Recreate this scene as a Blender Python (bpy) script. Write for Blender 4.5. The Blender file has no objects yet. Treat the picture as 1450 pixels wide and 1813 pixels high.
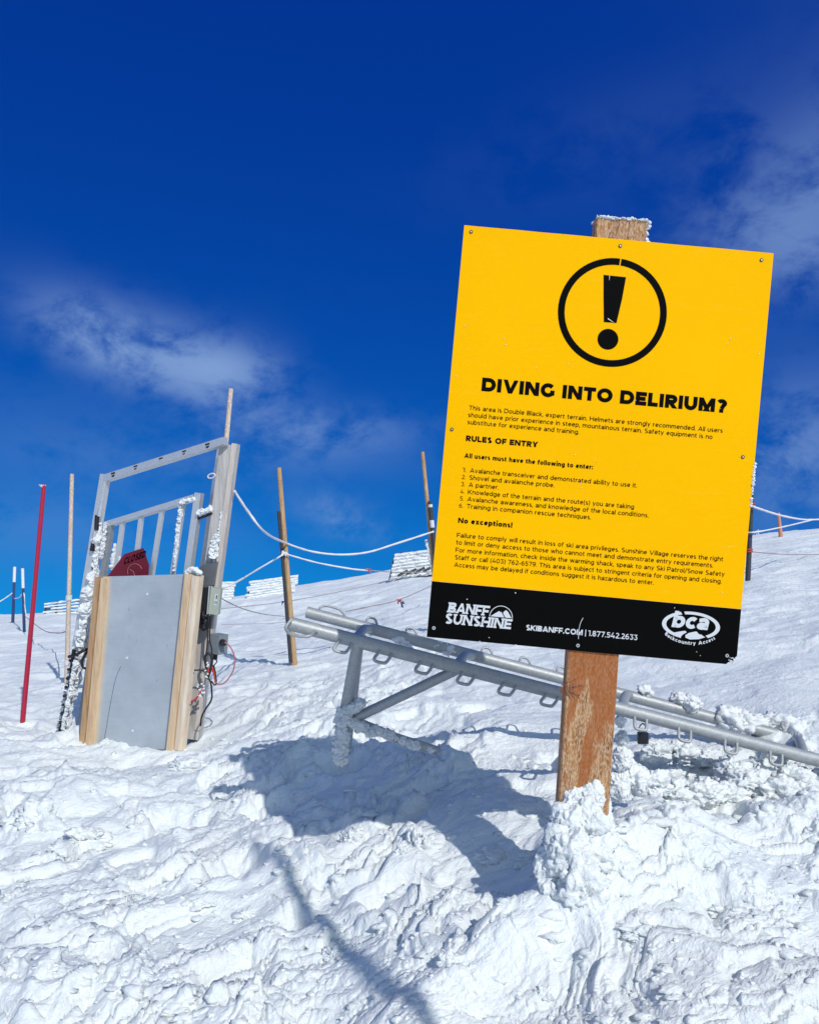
import bpy, math, random
import numpy as np
from mathutils import Vector, Matrix
random.seed(7)
PI = math.pi
S = bpy.context.scene
COL = S.collection

# ------------------------------------------------------------------ camera, sky, sun
PITCH = math.radians(5.0)
CZ = 1.45                     # camera height above datum
F = 1450.0; CX = 725.0; CY = 906.5
cam = bpy.data.objects.new('camera', bpy.data.cameras.new('camera'))
COL.objects.link(cam)
cam.location = (0, 0, CZ)
cam.rotation_euler = (math.radians(90) + PITCH, 0, 0)
cam.data.sensor_fit = 'HORIZONTAL'; cam.data.sensor_width = 36; cam.data.lens = 36
cam.data.clip_start = 0.05; cam.data.clip_end = 5000
S.camera = cam
RIGHT = Vector((1, 0, 0)); FWD = Vector((0, math.cos(PITCH), math.sin(PITCH))); UP = Vector((0, -math.sin(PITCH), math.cos(PITCH)))
CAM = Vector((0, 0, CZ))
LDIR = (RIGHT * -0.555 + UP * -1.03 + FWD * 1.0).normalized()     # direction sunlight travels
SUN_EL = math.asin(-LDIR.z); SUN_AZ = math.atan2(-LDIR.x, -LDIR.y)

world = bpy.data.worlds.new('World'); S.world = world; world.use_nodes = True
wn = world.node_tree; wn.nodes.clear()
def N(tree, t, **kw):
    n = tree.nodes.new(t)
    for k, v in kw.items(): setattr(n, k, v)
    return n
def setin(n, **kw):
    for k, v in kw.items(): n.inputs[k.replace('_', ' ')].default_value = v
def math_node(tree, op, a, b=None, c=None, clamp=False):
    n = N(tree, 'ShaderNodeMath', operation=op, use_clamp=clamp)
    for i, v in enumerate((a, b, c)):
        if v is None: continue
        if isinstance(v, (int, float)): n.inputs[i].default_value = v
        else: tree.links.new(v, n.inputs[i])
    return n.outputs[0]
out = N(wn, 'ShaderNodeOutputWorld'); bg = N(wn, 'ShaderNodeBackground'); bg.inputs[1].default_value = 0.10
sky = N(wn, 'ShaderNodeTexSky', sky_type='NISHITA')
sky.sun_disc = False; sky.sun_elevation = SUN_EL; sky.sun_rotation = SUN_AZ
sky.altitude = 2700; sky.air_density = 1.0; sky.dust_density = 0.3; sky.ozone_density = 5.0
# deep saturated blue of a high winter sky: grade used away from the sun
tcs = N(wn, 'ShaderNodeTexCoord'); lift = N(wn, 'ShaderNodeVectorMath', operation='ADD'); lift.inputs[1].default_value = (0, 0, .40)
wn.links.new(tcs.outputs['Generated'], lift.inputs[0])
nrm = N(wn, 'ShaderNodeVectorMath', operation='NORMALIZE'); wn.links.new(lift.outputs[0], nrm.inputs[0]); wn.links.new(nrm.outputs[0], sky.inputs['Vector'])
sep = N(wn, 'ShaderNodeSeparateColor'); wn.links.new(sky.outputs[0], sep.inputs[0])
comb = N(wn, 'ShaderNodeCombineColor')
for i, (p_, g_) in enumerate(((1.9, .5), (2.1, 8.4), (1.0, 1.73))):
    v_ = math_node(wn, 'MULTIPLY', math_node(wn, 'POWER', math_node(wn, 'MULTIPLY', sep.outputs[i], .1), p_), g_*10)
    wn.links.new(v_, comb.inputs[i])
# deep grade away from the sun; sunward sky is brightened and warmed to fill shadows
sdot = N(wn, 'ShaderNodeVectorMath', operation='DOT_PRODUCT'); sdot.inputs[1].default_value = -LDIR; wn.links.new(tcs.outputs['Generated'], sdot.inputs[0])
sfac = N(wn, 'ShaderNodeMapRange', interpolation_type='SMOOTHSTEP'); setin(sfac, From_Min=-.15, From_Max=.75); wn.links.new(sdot.outputs['Value'], sfac.inputs['Value'])
pol = N(wn, 'ShaderNodeMix', data_type='RGBA'); wn.links.new(sfac.outputs[0], pol.inputs['Factor'])
wn.links.new(comb.outputs[0], pol.inputs['A'])
wrm = N(wn, 'ShaderNodeVectorMath', operation='MULTIPLY'); wrm.inputs[1].default_value = (3.8, 3.0, 2.1); wn.links.new(sky.outputs[0], wrm.inputs[0]); wn.links.new(wrm.outputs[0], pol.inputs['B'])
tc = N(wn, 'ShaderNodeTexCoord')
# thin cirrus: patches of sky where wisps lie (direction, rotation, extents), broken up by noise
def ray(px, py):
    return (FWD + RIGHT * ((px - CX) / F) - UP * ((py - CY) / F)).normalized()
CIRRUS = [(160, 600, 20, .07, .035, 1.2), (300, 635, 20, .13, .042, 1.35), (420, 650, 5, .06, .03, .7), (390, 640, 10, .08, .04, .6), (350, 700, 20, .12, .03, .4), (580, 765, 0, .12, .030, 1.0),
          (590, 905, 10, .05, .022, .9), (640, 940, 10, .05, .016, .9), (120, 770, 5, .22, .06, .22), (1430, 350, -25, .13, .075, 1.2), (1440, 450, 10, .08, .04, .5), (1420, 800, -20, .10, .085, 1.2),
          (1120, 230, -10, .20, .05, .12), (400, 820, 0, .25, .03, .3), (60, 930, 0, .25, .05, .4)]
acc = None
for (px, py, rot, ex, ey, st) in CIRRUS:
    d = ray(px, py)
    m = N(wn, 'ShaderNodeVectorMath', operation='SUBTRACT'); m.inputs[1].default_value = d
    wn.links.new(tc.outputs['Generated'], m.inputs[0])
    az = math.atan2(d.x, d.y)
    r = math.radians(rot)
    ax = Vector((math.cos(az), -math.sin(az), 0)); up = Vector((0, 0, 1))
    e1 = (ax * math.cos(r) - up * math.sin(r)) / ex; e2 = (ax * math.sin(r) + up * math.cos(r)) / ey
    d1 = N(wn, 'ShaderNodeVectorMath', operation='DOT_PRODUCT'); d1.inputs[1].default_value = e1
    d2 = N(wn, 'ShaderNodeVectorMath', operation='DOT_PRODUCT'); d2.inputs[1].default_value = e2
    d3 = N(wn, 'ShaderNodeVectorMath', operation='DOT_PRODUCT'); d3.inputs[1].default_value = d
    for dd in (d1, d2): wn.links.new(m.outputs[0], dd.inputs[0])
    wn.links.new(m.outputs[0], d3.inputs[0])
    q = math_node(wn, 'ADD', math_node(wn, 'POWER', d1.outputs['Value'], 2), math_node(wn, 'POWER', d2.outputs['Value'], 2))
    q = math_node(wn, 'ADD', q, math_node(wn, 'POWER', math_node(wn, 'MULTIPLY', d3.outputs['Value'], 4), 2))
    e = math_node(wn, 'MULTIPLY', math_node(wn, 'POWER', 2.718, math_node(wn, 'MULTIPLY', q, -1.25)), st)
    acc = e if acc is None else math_node(wn, 'ADD', acc, e)
def wnoise(scale, detail, rough, dist, vec, typ='FBM'):
    n = N(wn, 'ShaderNodeTexNoise'); setin(n, Scale=scale, Detail=detail, Roughness=rough, Distortion=dist)
    wn.links.new(vec, n.inputs['Vector']); return n.outputs['Fac']
mp = N(wn, 'ShaderNodeMapping'); mp.inputs['Rotation'].default_value = (0, math.radians(-25), 0); mp.inputs['Scale'].default_value = (1, 1, 1.5)
wn.links.new(tc.outputs['Generated'], mp.inputs[0])
nz = wnoise(9.0, 10, .64, .2, mp.outputs[0]); nz2 = wnoise(2.3, 4, .5, .3, mp.outputs[0])
n3 = N(wn, 'ShaderNodeMapRange', interpolation_type='SMOOTHSTEP'); setin(n3, From_Min=.34, From_Max=.60)
wn.links.new(nz, n3.inputs['Value'])
base_c = N(wn, 'ShaderNodeMapRange', interpolation_type='SMOOTHSTEP'); setin(base_c, From_Min=.54, From_Max=.85, To_Max=.05); wn.links.new(nz2, base_c.inputs['Value'])
amt = math_node(wn, 'MULTIPLY', math_node(wn, 'ADD', acc, base_c.outputs[0]), n3.outputs[0])
amt = math_node(wn, 'MULTIPLY', amt, .42, clamp=True)
cmix = N(wn, 'ShaderNodeMix', data_type='RGBA'); wn.links.new(amt, cmix.inputs['Factor'])
wn.links.new(pol.outputs['Result'], cmix.inputs['A']); cmix.inputs['B'].default_value = (2.2, 3.6, 6.6, 1)
wn.links.new(cmix.outputs['Result'], bg.inputs[0]); wn.links.new(bg.outputs[0], out.inputs[0])

sun = bpy.data.objects.new('sun', bpy.data.lights.new('sun', 'SUN')); COL.objects.link(sun)
sun.data.energy = 3.0; sun.data.angle = math.radians(0.53); sun.data.color = (1.0, .975, .925)
sun.rotation_euler = LDIR.to_track_quat('-Z', 'Y').to_euler(); sun.location = (3, -5, 8)
S.view_settings.view_transform = 'Standard'; S.view_settings.look = 'None'
S.view_settings.exposure = 0.0; S.view_settings.gamma = 1; S.view_settings.use_curve_mapping = False
S.render.film_transparent = False
S.cycles.max_bounces = 6; S.cycles.diffuse_bounces = 3

# ------------------------------------------------------------------ helpers
def at(px, py, D):
    """world point seen at photo pixel (px,py) at axial distance D metres"""
    return CAM + (FWD + RIGHT * ((px - CX) / F) - UP * ((py - CY) / F)) * D
def tag(o, label=None, cat=None, group=None, kind=None):
    if label: o['label'] = label
    if cat: o['category'] = cat
    if group: o['group'] = group
    if kind: o['kind'] = kind
    return o
def thing(name, loc, label, cat, group=None):
    o = bpy.data.objects.new(name, None); COL.objects.link(o); o.location = loc
    o.empty_display_size = .1
    return tag(o, label, cat, group)
def world_loc(o):
    v = Vector(o.location)
    while o.parent: o = o.parent; v += Vector(o.location)
    return v
class MB:
    def __init__(s): s.v = []; s.f = []; s.mi = []; s.sm = []
    def add(s, vs, fs, mi=0, smooth=False):
        b = len(s.v); s.v += [tuple(v) for v in vs]
        for f in fs: s.f.append([i + b for i in f]); s.mi.append(mi); s.sm.append(smooth)
        return s
    def box(s, p0, p1, w, h, side=Vector((1, 0, 0)), mi=0, bev=0.0, ends=None):
        """beam from p0 to p1; w along side, h along the third axis; bev chamfers the long edges"""
        p0 = Vector(p0); p1 = Vector(p1); d = (p1 - p0).normalized()
        a = (side - d * side.dot(d)).normalized(); b = d.cross(a)
        if bev > 0:
            x, y = w / 2, h / 2; c = bev
            prof = [(-x + c, -y), (x - c, -y), (x, -y + c), (x, y - c), (x - c, y), (-x + c, y), (-x, y - c), (-x, -y + c)]
        else:
            prof = [(-w/2, -h/2), (w/2, -h/2), (w/2, h/2), (-w/2, h/2)]
        n = len(prof); vs = []
        for p in (p0, p1): vs += [p + a * u + b * v for u, v in prof]
        fs = [[i, (i+1) % n, n + (i+1) % n, n + i] for i in range(n)] + [list(range(n))[::-1], list(range(n, 2*n))]
        return s.add(vs, fs, mi)
    def tube(s, pts, r, n=12, closed=False, cap=True, mi=0, flat=1.0):
        pts = [Vector(p) for p in pts]; m = len(pts)
        rs = r if isinstance(r, (list, tuple)) else [r] * m
        vs = []; up = None
        for i, p in enumerate(pts):
            a = pts[(i-1) % m] if (closed or i) else p; c = pts[(i+1) % m] if (closed or i < m-1) else p
            t = (c - a).normalized()
            if up is None: up = Vector((0, 0, 1)) if abs(t.z) < .9 else Vector((1, 0, 0))
            x = t.cross(up)
            if x.length < 1e-5: x = t.orthogonal()
            x.normalize(); y = x.cross(t).normalized(); up = y
            for k in range(n):
                g = 2 * PI * k / n; vs.append(p + (x * math.cos(g) + y * math.sin(g) * flat) * rs[i])
        fs = []
        for i in range(m if closed else m - 1):
            for k in range(n):
                j = (i + 1) % m; fs.append([i*n+k, i*n+(k+1) % n, j*n+(k+1) % n, j*n+k])
        s.add(vs, fs, mi, True)
        if cap and not closed:
            s.add(vs[:n], [list(range(n))[::-1]], mi); s.add(vs[-n:], [list(range(n))], mi)
        return s
    def prism(s, poly, depth, mi=0, mi_side=None):
        poly = [Vector(p) for p in poly]; n = len(poly)
        vs = poly + [p + depth for p in poly]
        ms = mi if mi_side is None else mi_side
        s.add(vs, [list(range(n)), list(range(n, 2*n))[::-1]], mi)
        s.add(vs, [[i, n + i, n + (i+1) % n, (i+1) % n] for i in range(n)], ms)
        return s
    def build(s, name, mat, parent=None, label=None):
        me = bpy.data.meshes.new(name)
        off = world_loc(parent) if parent else Vector((0, 0, 0))
        if not parent and s.v:
            a = np.array(s.v); off = Vector(((a[:, 0].min()+a[:, 0].max())/2, (a[:, 1].min()+a[:, 1].max())/2, a[:, 2].min()))
        me.from_pydata([(v[0]-off.x, v[1]-off.y, v[2]-off.z) for v in s.v], [], s.f)
        mats = mat if isinstance(mat, (list, tuple)) else [mat]
        for m in mats: me.materials.append(m)
        me.polygons.foreach_set('material_index', s.mi); me.polygons.foreach_set('use_smooth', s.sm)
        me.update()
        o = bpy.data.objects.new(name, me); COL.objects.link(o)
        if parent: o.parent = parent
        else: o.location = off
        if label: o['label'] = label
        return o
def spline(P, n=8):
    P = [Vector(p) for p in P]; out_ = []
    for i in range(len(P) - 1):
        a = P[max(i-1, 0)]; b = P[i]; c = P[i+1]; d = P[min(i+2, len(P)-1)]
        for k in range(n):
            t = k / n
            out_.append(.5 * ((2*b) + (c - a)*t + (2*a - 5*b + 4*c - d)*t*t + (3*b - a - 3*c + d)*t**3))
    return out_ + [P[-1]]

# numpy noise
def _h(ix, iy, iz, s):
    h = (ix.astype(np.uint32) * np.uint32(374761393) + iy.astype(np.uint32) * np.uint32(668265263) + iz.astype(np.uint32) * np.uint32(2147483647 & 1274126177) + np.uint32((s * 2654435761) & 0xffffffff))
    h = (h ^ (h >> np.uint32(13))) * np.uint32(1274126177)
    h = (h ^ (h >> np.uint32(16))) * np.uint32(2246822519)
    return h ^ (h >> np.uint32(13))
_Z = np.zeros(1, np.int64)
def rnd(ix, iy, s): return (_h(ix, iy, np.zeros_like(ix), s) & np.uint32(0xffff)).astype(np.float32) / 65535.0
def gn(x, y, s=0):
    xf = np.floor(x); yf = np.floor(y); xi = xf.astype(np.int64); yi = yf.astype(np.int64)
    fx = (x - xf).astype(np.float32); fy = (y - yf).astype(np.float32)
    u = fx*fx*fx*(fx*(fx*6-15)+10); v = fy*fy*fy*(fy*(fy*6-15)+10)
    def g(a, b, dx, dy):
        t = (_h(xi+a, yi+b, np.zeros_like(xi), s) & np.uint32(0xffff)).astype(np.float32) * np.float32(2*PI/65536)
        return np.cos(t)*dx + np.sin(t)*dy
    n00 = g(0, 0, fx, fy); n10 = g(1, 0, fx-1, fy); n01 = g(0, 1, fx, fy-1); n11 = g(1, 1, fx-1, fy-1)
    return ((n00*(1-u)+n10*u)*(1-v) + (n01*(1-u)+n11*u)*v) * 1.5
def fbm(x, y, o=4, s=0, g=.5, l=2.03):
    r = 0; a = 1
    for i in range(o): r = r + a*gn(x, y, s+i*17); x = x*l+3.7; y = y*l+1.3; a *= g
    return r
def ridged(x, y, o=3, s=0, g=.5):
    r = 0; a = 1
    for i in range(o): r = r + a*(1-2*np.abs(gn(x, y, s+i*13))); x = x*2.1+5.1; y = y*2.1+2.7; a *= g
    return r
def worley(x, y, s=0):
    xi = np.floor(x).astype(np.int64); yi = np.floor(y).astype(np.int64)
    f1 = np.full(x.shape, 9., np.float32); f2 = f1.copy(); cid = np.zeros(x.shape, np.float32); gx = cid.copy(); gy = cid.copy()
    for a in (-1, 0, 1):
        for b in (-1, 0, 1):
            cx = xi+a; cy = yi+b
            dx = cx + rnd(cx, cy, s) - x; dy = cy + rnd(cx, cy, s+1) - y
            d = np.sqrt(dx*dx+dy*dy).astype(np.float32); c = rnd(cx, cy, s+2)
            m = d < f1
            f2 = np.where(m, f1, np.minimum(f2, d)); cid = np.where(m, c, cid); gx = np.where(m, -dx, gx); gy = np.where(m, -dy, gy); f1 = np.where(m, d, f1)
    return f1, f2, cid, gx, gy
def ss(a, b, x): t = np.clip((x-a)/(b-a), 0, 1); return t*t*(3-2*t)
def n3(p, s=0):
    """3-D value noise, p (n,3)"""
    pf = np.floor(p); i = pf.astype(np.int64); f = (p - pf); f = f*f*(3-2*f); r = 0
    for a in (0, 1):
        for b in (0, 1):
            for c in (0, 1):
                w = (f[:, 0] if a else 1-f[:, 0])*(f[:, 1] if b else 1-f[:, 1])*(f[:, 2] if c else 1-f[:, 2])
                r = r + w*((_h(i[:, 0]+a, i[:, 1]+b, i[:, 2]+c, s) & np.uint32(0xffff)).astype(np.float64)/65535.0)
    return r*2-1
def f3(p, o=4, s=0, g=.5):
    r = 0; a = 1
    for k in range(o): r = r + a*n3(p, s+k*7); p = p*2.07+1.9; a *= g
    return r

# ------------------------------------------------------------------ materials
def newmat(name):
    m = bpy.data.materials.new(name); m.use_nodes = True
    return m, m.node_tree, m.node_tree.nodes['Principled BSDF']
def mnoise(t, vec, scale, detail=4, rough=.5, dist=0, mscale=None):
    if mscale is not None:
        mp_ = N(t, 'ShaderNodeMapping'); mp_.inputs['Scale'].default_value = mscale; t.links.new(vec, mp_.inputs[0]); vec = mp_.outputs[0]
    n = N(t, 'ShaderNodeTexNoise'); setin(n, Scale=scale, Detail=detail, Roughness=rough, Distortion=dist); t.links.new(vec, n.inputs['Vector'])
    return n.outputs['Fac']
def ramp(t, fac, stops):
    r = N(t, 'ShaderNodeValToRGB'); e = r.color_ramp.elements
    while len(e) < len(stops): e.new(.5)
    for i, (p, c) in enumerate(stops): e[i].position = p; e[i].color = (*c, 1)
    t.links.new(fac, r.inputs[0]); return r.outputs[0]
def mixc(t, fac, a, b, mode='MIX'):
    n = N(t, 'ShaderNodeMix', data_type='RGBA', blend_type=mode)
    for k, v in (('Factor', fac), ('A', a), ('B', b)):
        if isinstance(v, (int, float)): n.inputs[k].default_value = v
        elif isinstance(v, tuple): n.inputs[k].default_value = (*v, 1)
        else: t.links.new(v, n.inputs[k])
    return n.outputs['Result']
def bump(t, b, h, strength, dist):
    n = N(t, 'ShaderNodeBump'); n.inputs['Strength'].default_value = strength; n.inputs['Distance'].default_value = dist
    t.links.new(h, n.inputs['Height']); t.links.new(n.outputs[0], b.inputs['Normal'])
def mat_snow(name='snow', fine=True, col=(.825, .86, .855)):
    m, t, b = newmat(name); g = N(t, 'ShaderNodeNewGeometry').outputs['Position']
    a = mnoise(t, g, 140, 6, .65); c = mnoise(t, g, 38, 4, .6, .4, (1, 1, 1.6)); d = mnoise(t, g, 6, 3, .5)
    mp_ = N(t, 'ShaderNodeMapping'); mp_.inputs['Rotation'].default_value = (0, 0, math.radians(-38)); t.links.new(g, mp_.inputs[0])
    sc = mnoise(t, mp_.outputs[0], 1.0, 5, .62, .8, (26, 62, 40))
    h = math_node(t, 'ADD', math_node(t, 'ADD', math_node(t, 'MULTIPLY', a, .5), c), math_node(t, 'MULTIPLY', sc, 1.6 if fine else .4))
    bump(t, b, h, .7, .009 if fine else .007)
    t.links.new(mixc(t, d, tuple(x*.965 for x in col), tuple(min(1, x*1.03) for x in col)), b.inputs['Base Color'])
    b.inputs['Roughness'].default_value = .62; b.inputs['Specular IOR Level'].default_value = .25
    return m
def mat_plain(name, col, rough=.5, metal=0., var=.12, scale=30, bmp=.0, spec=.5, mscale=(1, 1, 1)):
    m, t, b = newmat(name); g = N(t, 'ShaderNodeNewGeometry').outputs['Position']
    n = mnoise(t, g, scale, 5, .6, 0, mscale)
    t.links.new(mixc(t, n, tuple(x*(1-var) for x in col), tuple(min(1, x*(1+var)) for x in col)), b.inputs['Base Color'])
    b.inputs['Roughness'].default_value = rough; b.inputs['Metallic'].default_value = metal; b.inputs['Specular IOR Level'].default_value = spec
    if bmp: bump(t, b, mnoise(t, g, scale*2.5, 5, .65, 0, mscale), bmp, .002)
    return m
def mat_wood(name, c0, c1, c2, grain=60, frost=0., rough=.75, wav=(1, 1, .06), fscale=260):
    """grain runs along z"""
    m, t, b = newmat(name); g = N(t, 'ShaderNodeNewGeometry').outputs['Position']
    n = mnoise(t, g, grain, 6, .6, .5, wav); n2 = mnoise(t, g, 3, 3, .5, 0, (2, 2, .5))
    c = ramp(t, n, [(.32, c0), (.5, c1), (.72, c2)])
    c = mixc(t, n2, mixc(t, .55, c, c0), c)
    if frost:
        fr = mnoise(t, g, fscale, 3, .6, 0, (1, 1, .35))
        fm = N(t, 'ShaderNodeMapRange'); setin(fm, From_Min=.62-frost*.25, From_Max=.70, To_Max=.75); t.links.new(fr, fm.inputs['Value'])
        c = mixc(t, fm.outputs[0], c, (.78, .74, .72))
    t.links.new(c, b.inputs['Base Color']); b.inputs['Roughness'].default_value = rough; b.inputs['Specular IOR Level'].default_value = .25
    bump(t, b, n, .35, .002)
    return m
M = {}
M['snow'] = mat_snow('snow')
M['rime'] = mat_snow('rime', False, (.76, .785, .79))
M['yellow'] = None
M['black'] = mat_plain('black_print', (.003, .003, .003), .6, var=.2, spec=.03)
M['white_print'] = mat_plain('white_print', (.62, .64, .66), .5, var=.05)
M['edge'] = mat_plain('board_edge', (.55, .52, .40), .6)
M['galv'] = None
M['alu'] = mat_plain('aluminium', (.62, .64, .65), .42, .55, var=.14, scale=45, bmp=.15)
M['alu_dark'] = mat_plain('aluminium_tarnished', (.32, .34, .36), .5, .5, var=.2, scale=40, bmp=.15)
M['greywood'] = mat_wood('weathered_timber', (.34, .32, .30), (.50, .48, .45), (.64, .62, .59), 50, 0)
M['fir'] = mat_wood('fir_timber', (.54, .36, .21), (.72, .53, .34), (.82, .66, .48), 34, 0)
M['fir_lit'] = mat_wood('sunlit_timber', (.62, .48, .34), (.72, .60, .46), (.80, .72, .60), 34, 0)
M['bamboo'] = mat_wood('bamboo', (.34, .20, .09), (.52, .33, .17), (.68, .48, .29), 90, 0)
M['bamboo_frost'] = mat_wood('frosted_bamboo', (.48, .36, .26), (.62, .48, .36), (.74, .62, .50), 90, .55, fscale=120)
M['red'] = mat_plain('red_plastic', (.42, .012, .045), .4, var=.15)
M['red_faded'] = mat_plain('red_paint', (.165, .002, .018), .6, var=.35, scale=14)
M['dark'] = mat_plain('black_rubber', (.012, .012, .014), .5)
M['dark_pole'] = mat_plain('dark_pole', (.035, .040, .045), .55, var=.4)
M['blue_pole'] = mat_plain('blue_pole', (.02, .05, .14), .5)
M['rope'] = mat_plain('frosted_rope', (.72, .70, .70), .8, var=.12, scale=150, bmp=.5)
M['rope_thin'] = mat_plain('thin_rope', (.34, .27, .28), .8, var=.25, scale=60)
M['pinkcord'] = mat_plain('pink_cable', (.45, .14, .16), .5)
M['redcord'] = mat_plain('red_cable', (.50, .03, .02), .5)
M['boxgrey'] = mat_plain('grey_box', (.20, .23, .25), .55, var=.1)
M['boxgreen'] = mat_plain('green_grey_box', (.36, .40, .33), .6, var=.08)
M['smoke'] = mat_plain('smoky_plate', (.10, .11, .12), .35, var=.3)
M['steel'] = mat_plain('dull_steel', (.30, .30, .30), .4, .9)
M['fence_dark'] = mat_plain('fence_board_dark', (.05, .055, .06), .8)

def yellow_mat():
    m, t, b = newmat('yellow_print'); g = N(t, 'ShaderNodeNewGeometry').outputs['Position']
    n = mnoise(t, g, 2.2, 3, .5)
    c = mixc(t, n, (.90, .435, .0), (.96, .50, .0))
    sp = mnoise(t, g, 26, 2, .5); sm = N(t, 'ShaderNodeMapRange'); setin(sm, From_Min=.795, From_Max=.83, To_Max=.6); t.links.new(sp, sm.inputs['Value'])
    c = mixc(t, sm.outputs[0], c, (.85, .8, .6))
    w1 = mnoise(t, g, 1.0, 4, .7, 1.5, (9, 9, 60)); w2 = mnoise(t, g, 5, 5, .6)
    wm = N(t, 'ShaderNodeMapRange'); setin(wm, From_Min=.60, From_Max=.78, To_Max=.30); t.links.new(w1, wm.inputs['Value'])
    c = mixc(t, math_node(t, 'MULTIPLY', wm.outputs[0], w2), c, (.95, .62, .10))
    t.links.new(c, b.inputs['Base Color']); b.inputs['Roughness'].default_value = .6; b.inputs['Specular IOR Level'].default_value = .03
    bump(t, b, mnoise(t, g, 3, 2), .15, .02)
    return m
M['yellow'] = yellow_mat()
def galv_mat():
    m, t, b = newmat('galvanised_steel'); g = N(t, 'ShaderNodeNewGeometry').outputs['Position']
    n = mnoise(t, g, 28, 6, .7, .6); v = N(t, 'ShaderNodeTexVoronoi'); v.inputs['Scale'].default_value = 130; t.links.new(g, v.inputs['Vector'])
    c = mixc(t, n, (.27, .285, .285), (.50, .52, .52)); c = mixc(t, .22, c, v.outputs['Distance'], 'SOFT_LIGHT')
    t.links.new(c, b.inputs['Base Color']); b.inputs['Metallic'].default_value = .35
    t.links.new(ramp(t, n, [(.3, (.42,)*3), (.7, (.60,)*3)]), b.inputs['Roughness'])
    bump(t, b, mnoise(t, g, 120, 4, .6), .2, .0015)
    return m
M['galv'] = galv_mat()
def cedar_mat():
    m, t, b = newmat('stained_post'); g = N(t, 'ShaderNodeNewGeometry').outputs['Position']
    mp_ = N(t, 'ShaderNodeMapping'); mp_.inputs['Rotation'].default_value = (0, math.radians(-4), 0); t.links.new(g, mp_.inputs[0]); g2 = mp_.outputs[0]
    n = mnoise(t, g2, 95, 7, .7, .4, (1, 1, .035)); big = mnoise(t, g2, 9, 3, .5, .6, (1.3, 1.3, .16))
    c = ramp(t, n, [(.34, (.12, .035, .008)), (.47, (.34, .15, .045)), (.68, (.52, .30, .13))])
    dk = N(t, 'ShaderNodeMapRange'); setin(dk, From_Min=.53, From_Max=.57, To_Max=.85); t.links.new(big, dk.inputs['Value'])
    c = mixc(t, dk.outputs[0], c, (.33, .095, .02))
    fr = mnoise(t, g2, 300, 2, .6, 0, (1, 1, .28)); fm = N(t, 'ShaderNodeMapRange'); setin(fm, From_Min=.46, From_Max=.58, To_Max=.42); t.links.new(fr, fm.inputs['Value'])
    k = math_node(t, 'MULTIPLY', fm.outputs[0], math_node(t, 'SUBTRACT', 1.0, math_node(t, 'MULTIPLY', dk.outputs[0], .85)))
    c = mixc(t, k, c, (.72, .60, .46))
    t.links.new(c, b.inputs['Base Color']); b.inputs['Roughness'].default_value = .65; b.inputs['Specular IOR Level'].default_value = .2
    bump(t, b, n, .5, .003)
    return m
M['cedar'] = cedar_mat()

# ------------------------------------------------------------------ terrain
SKY_PX = [-400, 0, 150, 250, 400, 500, 600, 690, 765, 1000, 1310, 1380, 1450, 1900]
SKY_V = [1125, 1093, 1086, 1077, 1063, 1046, 1031, 1012, 1001, 976, 954, 946, 940, 905]
UU = np.array([(p - 725)/1450 for p in SKY_PX])
VH = CY + F*math.tan(PITCH)
DD = np.array([(VH - v)/1450 for v in SKY_V]); DD = DD - np.interp(0.0, UU, DD)
BY = [-20, 0, 2, 3.35, 4.4, 5.7, 7, 10, 15, 25, 50]
BZ = [-1.9, -1.42, -1.13, -.93, -.81, -.71, -.62, -.48, -.28, .22, (VH - 1003)/1450*50]
CREST = 50.0
def bump2(x, y, cx, cy, sx, sy, rot=0):
    c, s = math.cos(rot), math.sin(rot); dx = x-cx; dy = y-cy
    return np.exp(-(((dx*c+dy*s)/sx)**2 + ((-dx*s+dy*c)/sy)**2))
MOUNDS = []      # (x, y, sx, sy, rot, height) filled below
def hbase(x, y):
    yy = np.maximum(y, .05)
    u = np.clip(x/yy, -.85, .85)
    z = np.interp(y, BY, BZ) + np.clip(y, 0, CREST)*np.interp(u, UU, DD)
    # smooth crest, falling away behind
    over = np.maximum(y-CREST+6, 0)
    z = z - np.where(over < 12, over**2*.012, 12**2*.012 + (over-12)*.29)
    z = np.maximum(z, -60 + (z+60)*.02)
    z = z - np.maximum(np.hypot(x, y) - 90, 0)*.02
    for (cx, cy, sx, sy, rot, h) in MOUNDS: z = z + h*bump2(x, y, cx, cy, sx, sy, rot)
    return z + CZ
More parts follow.
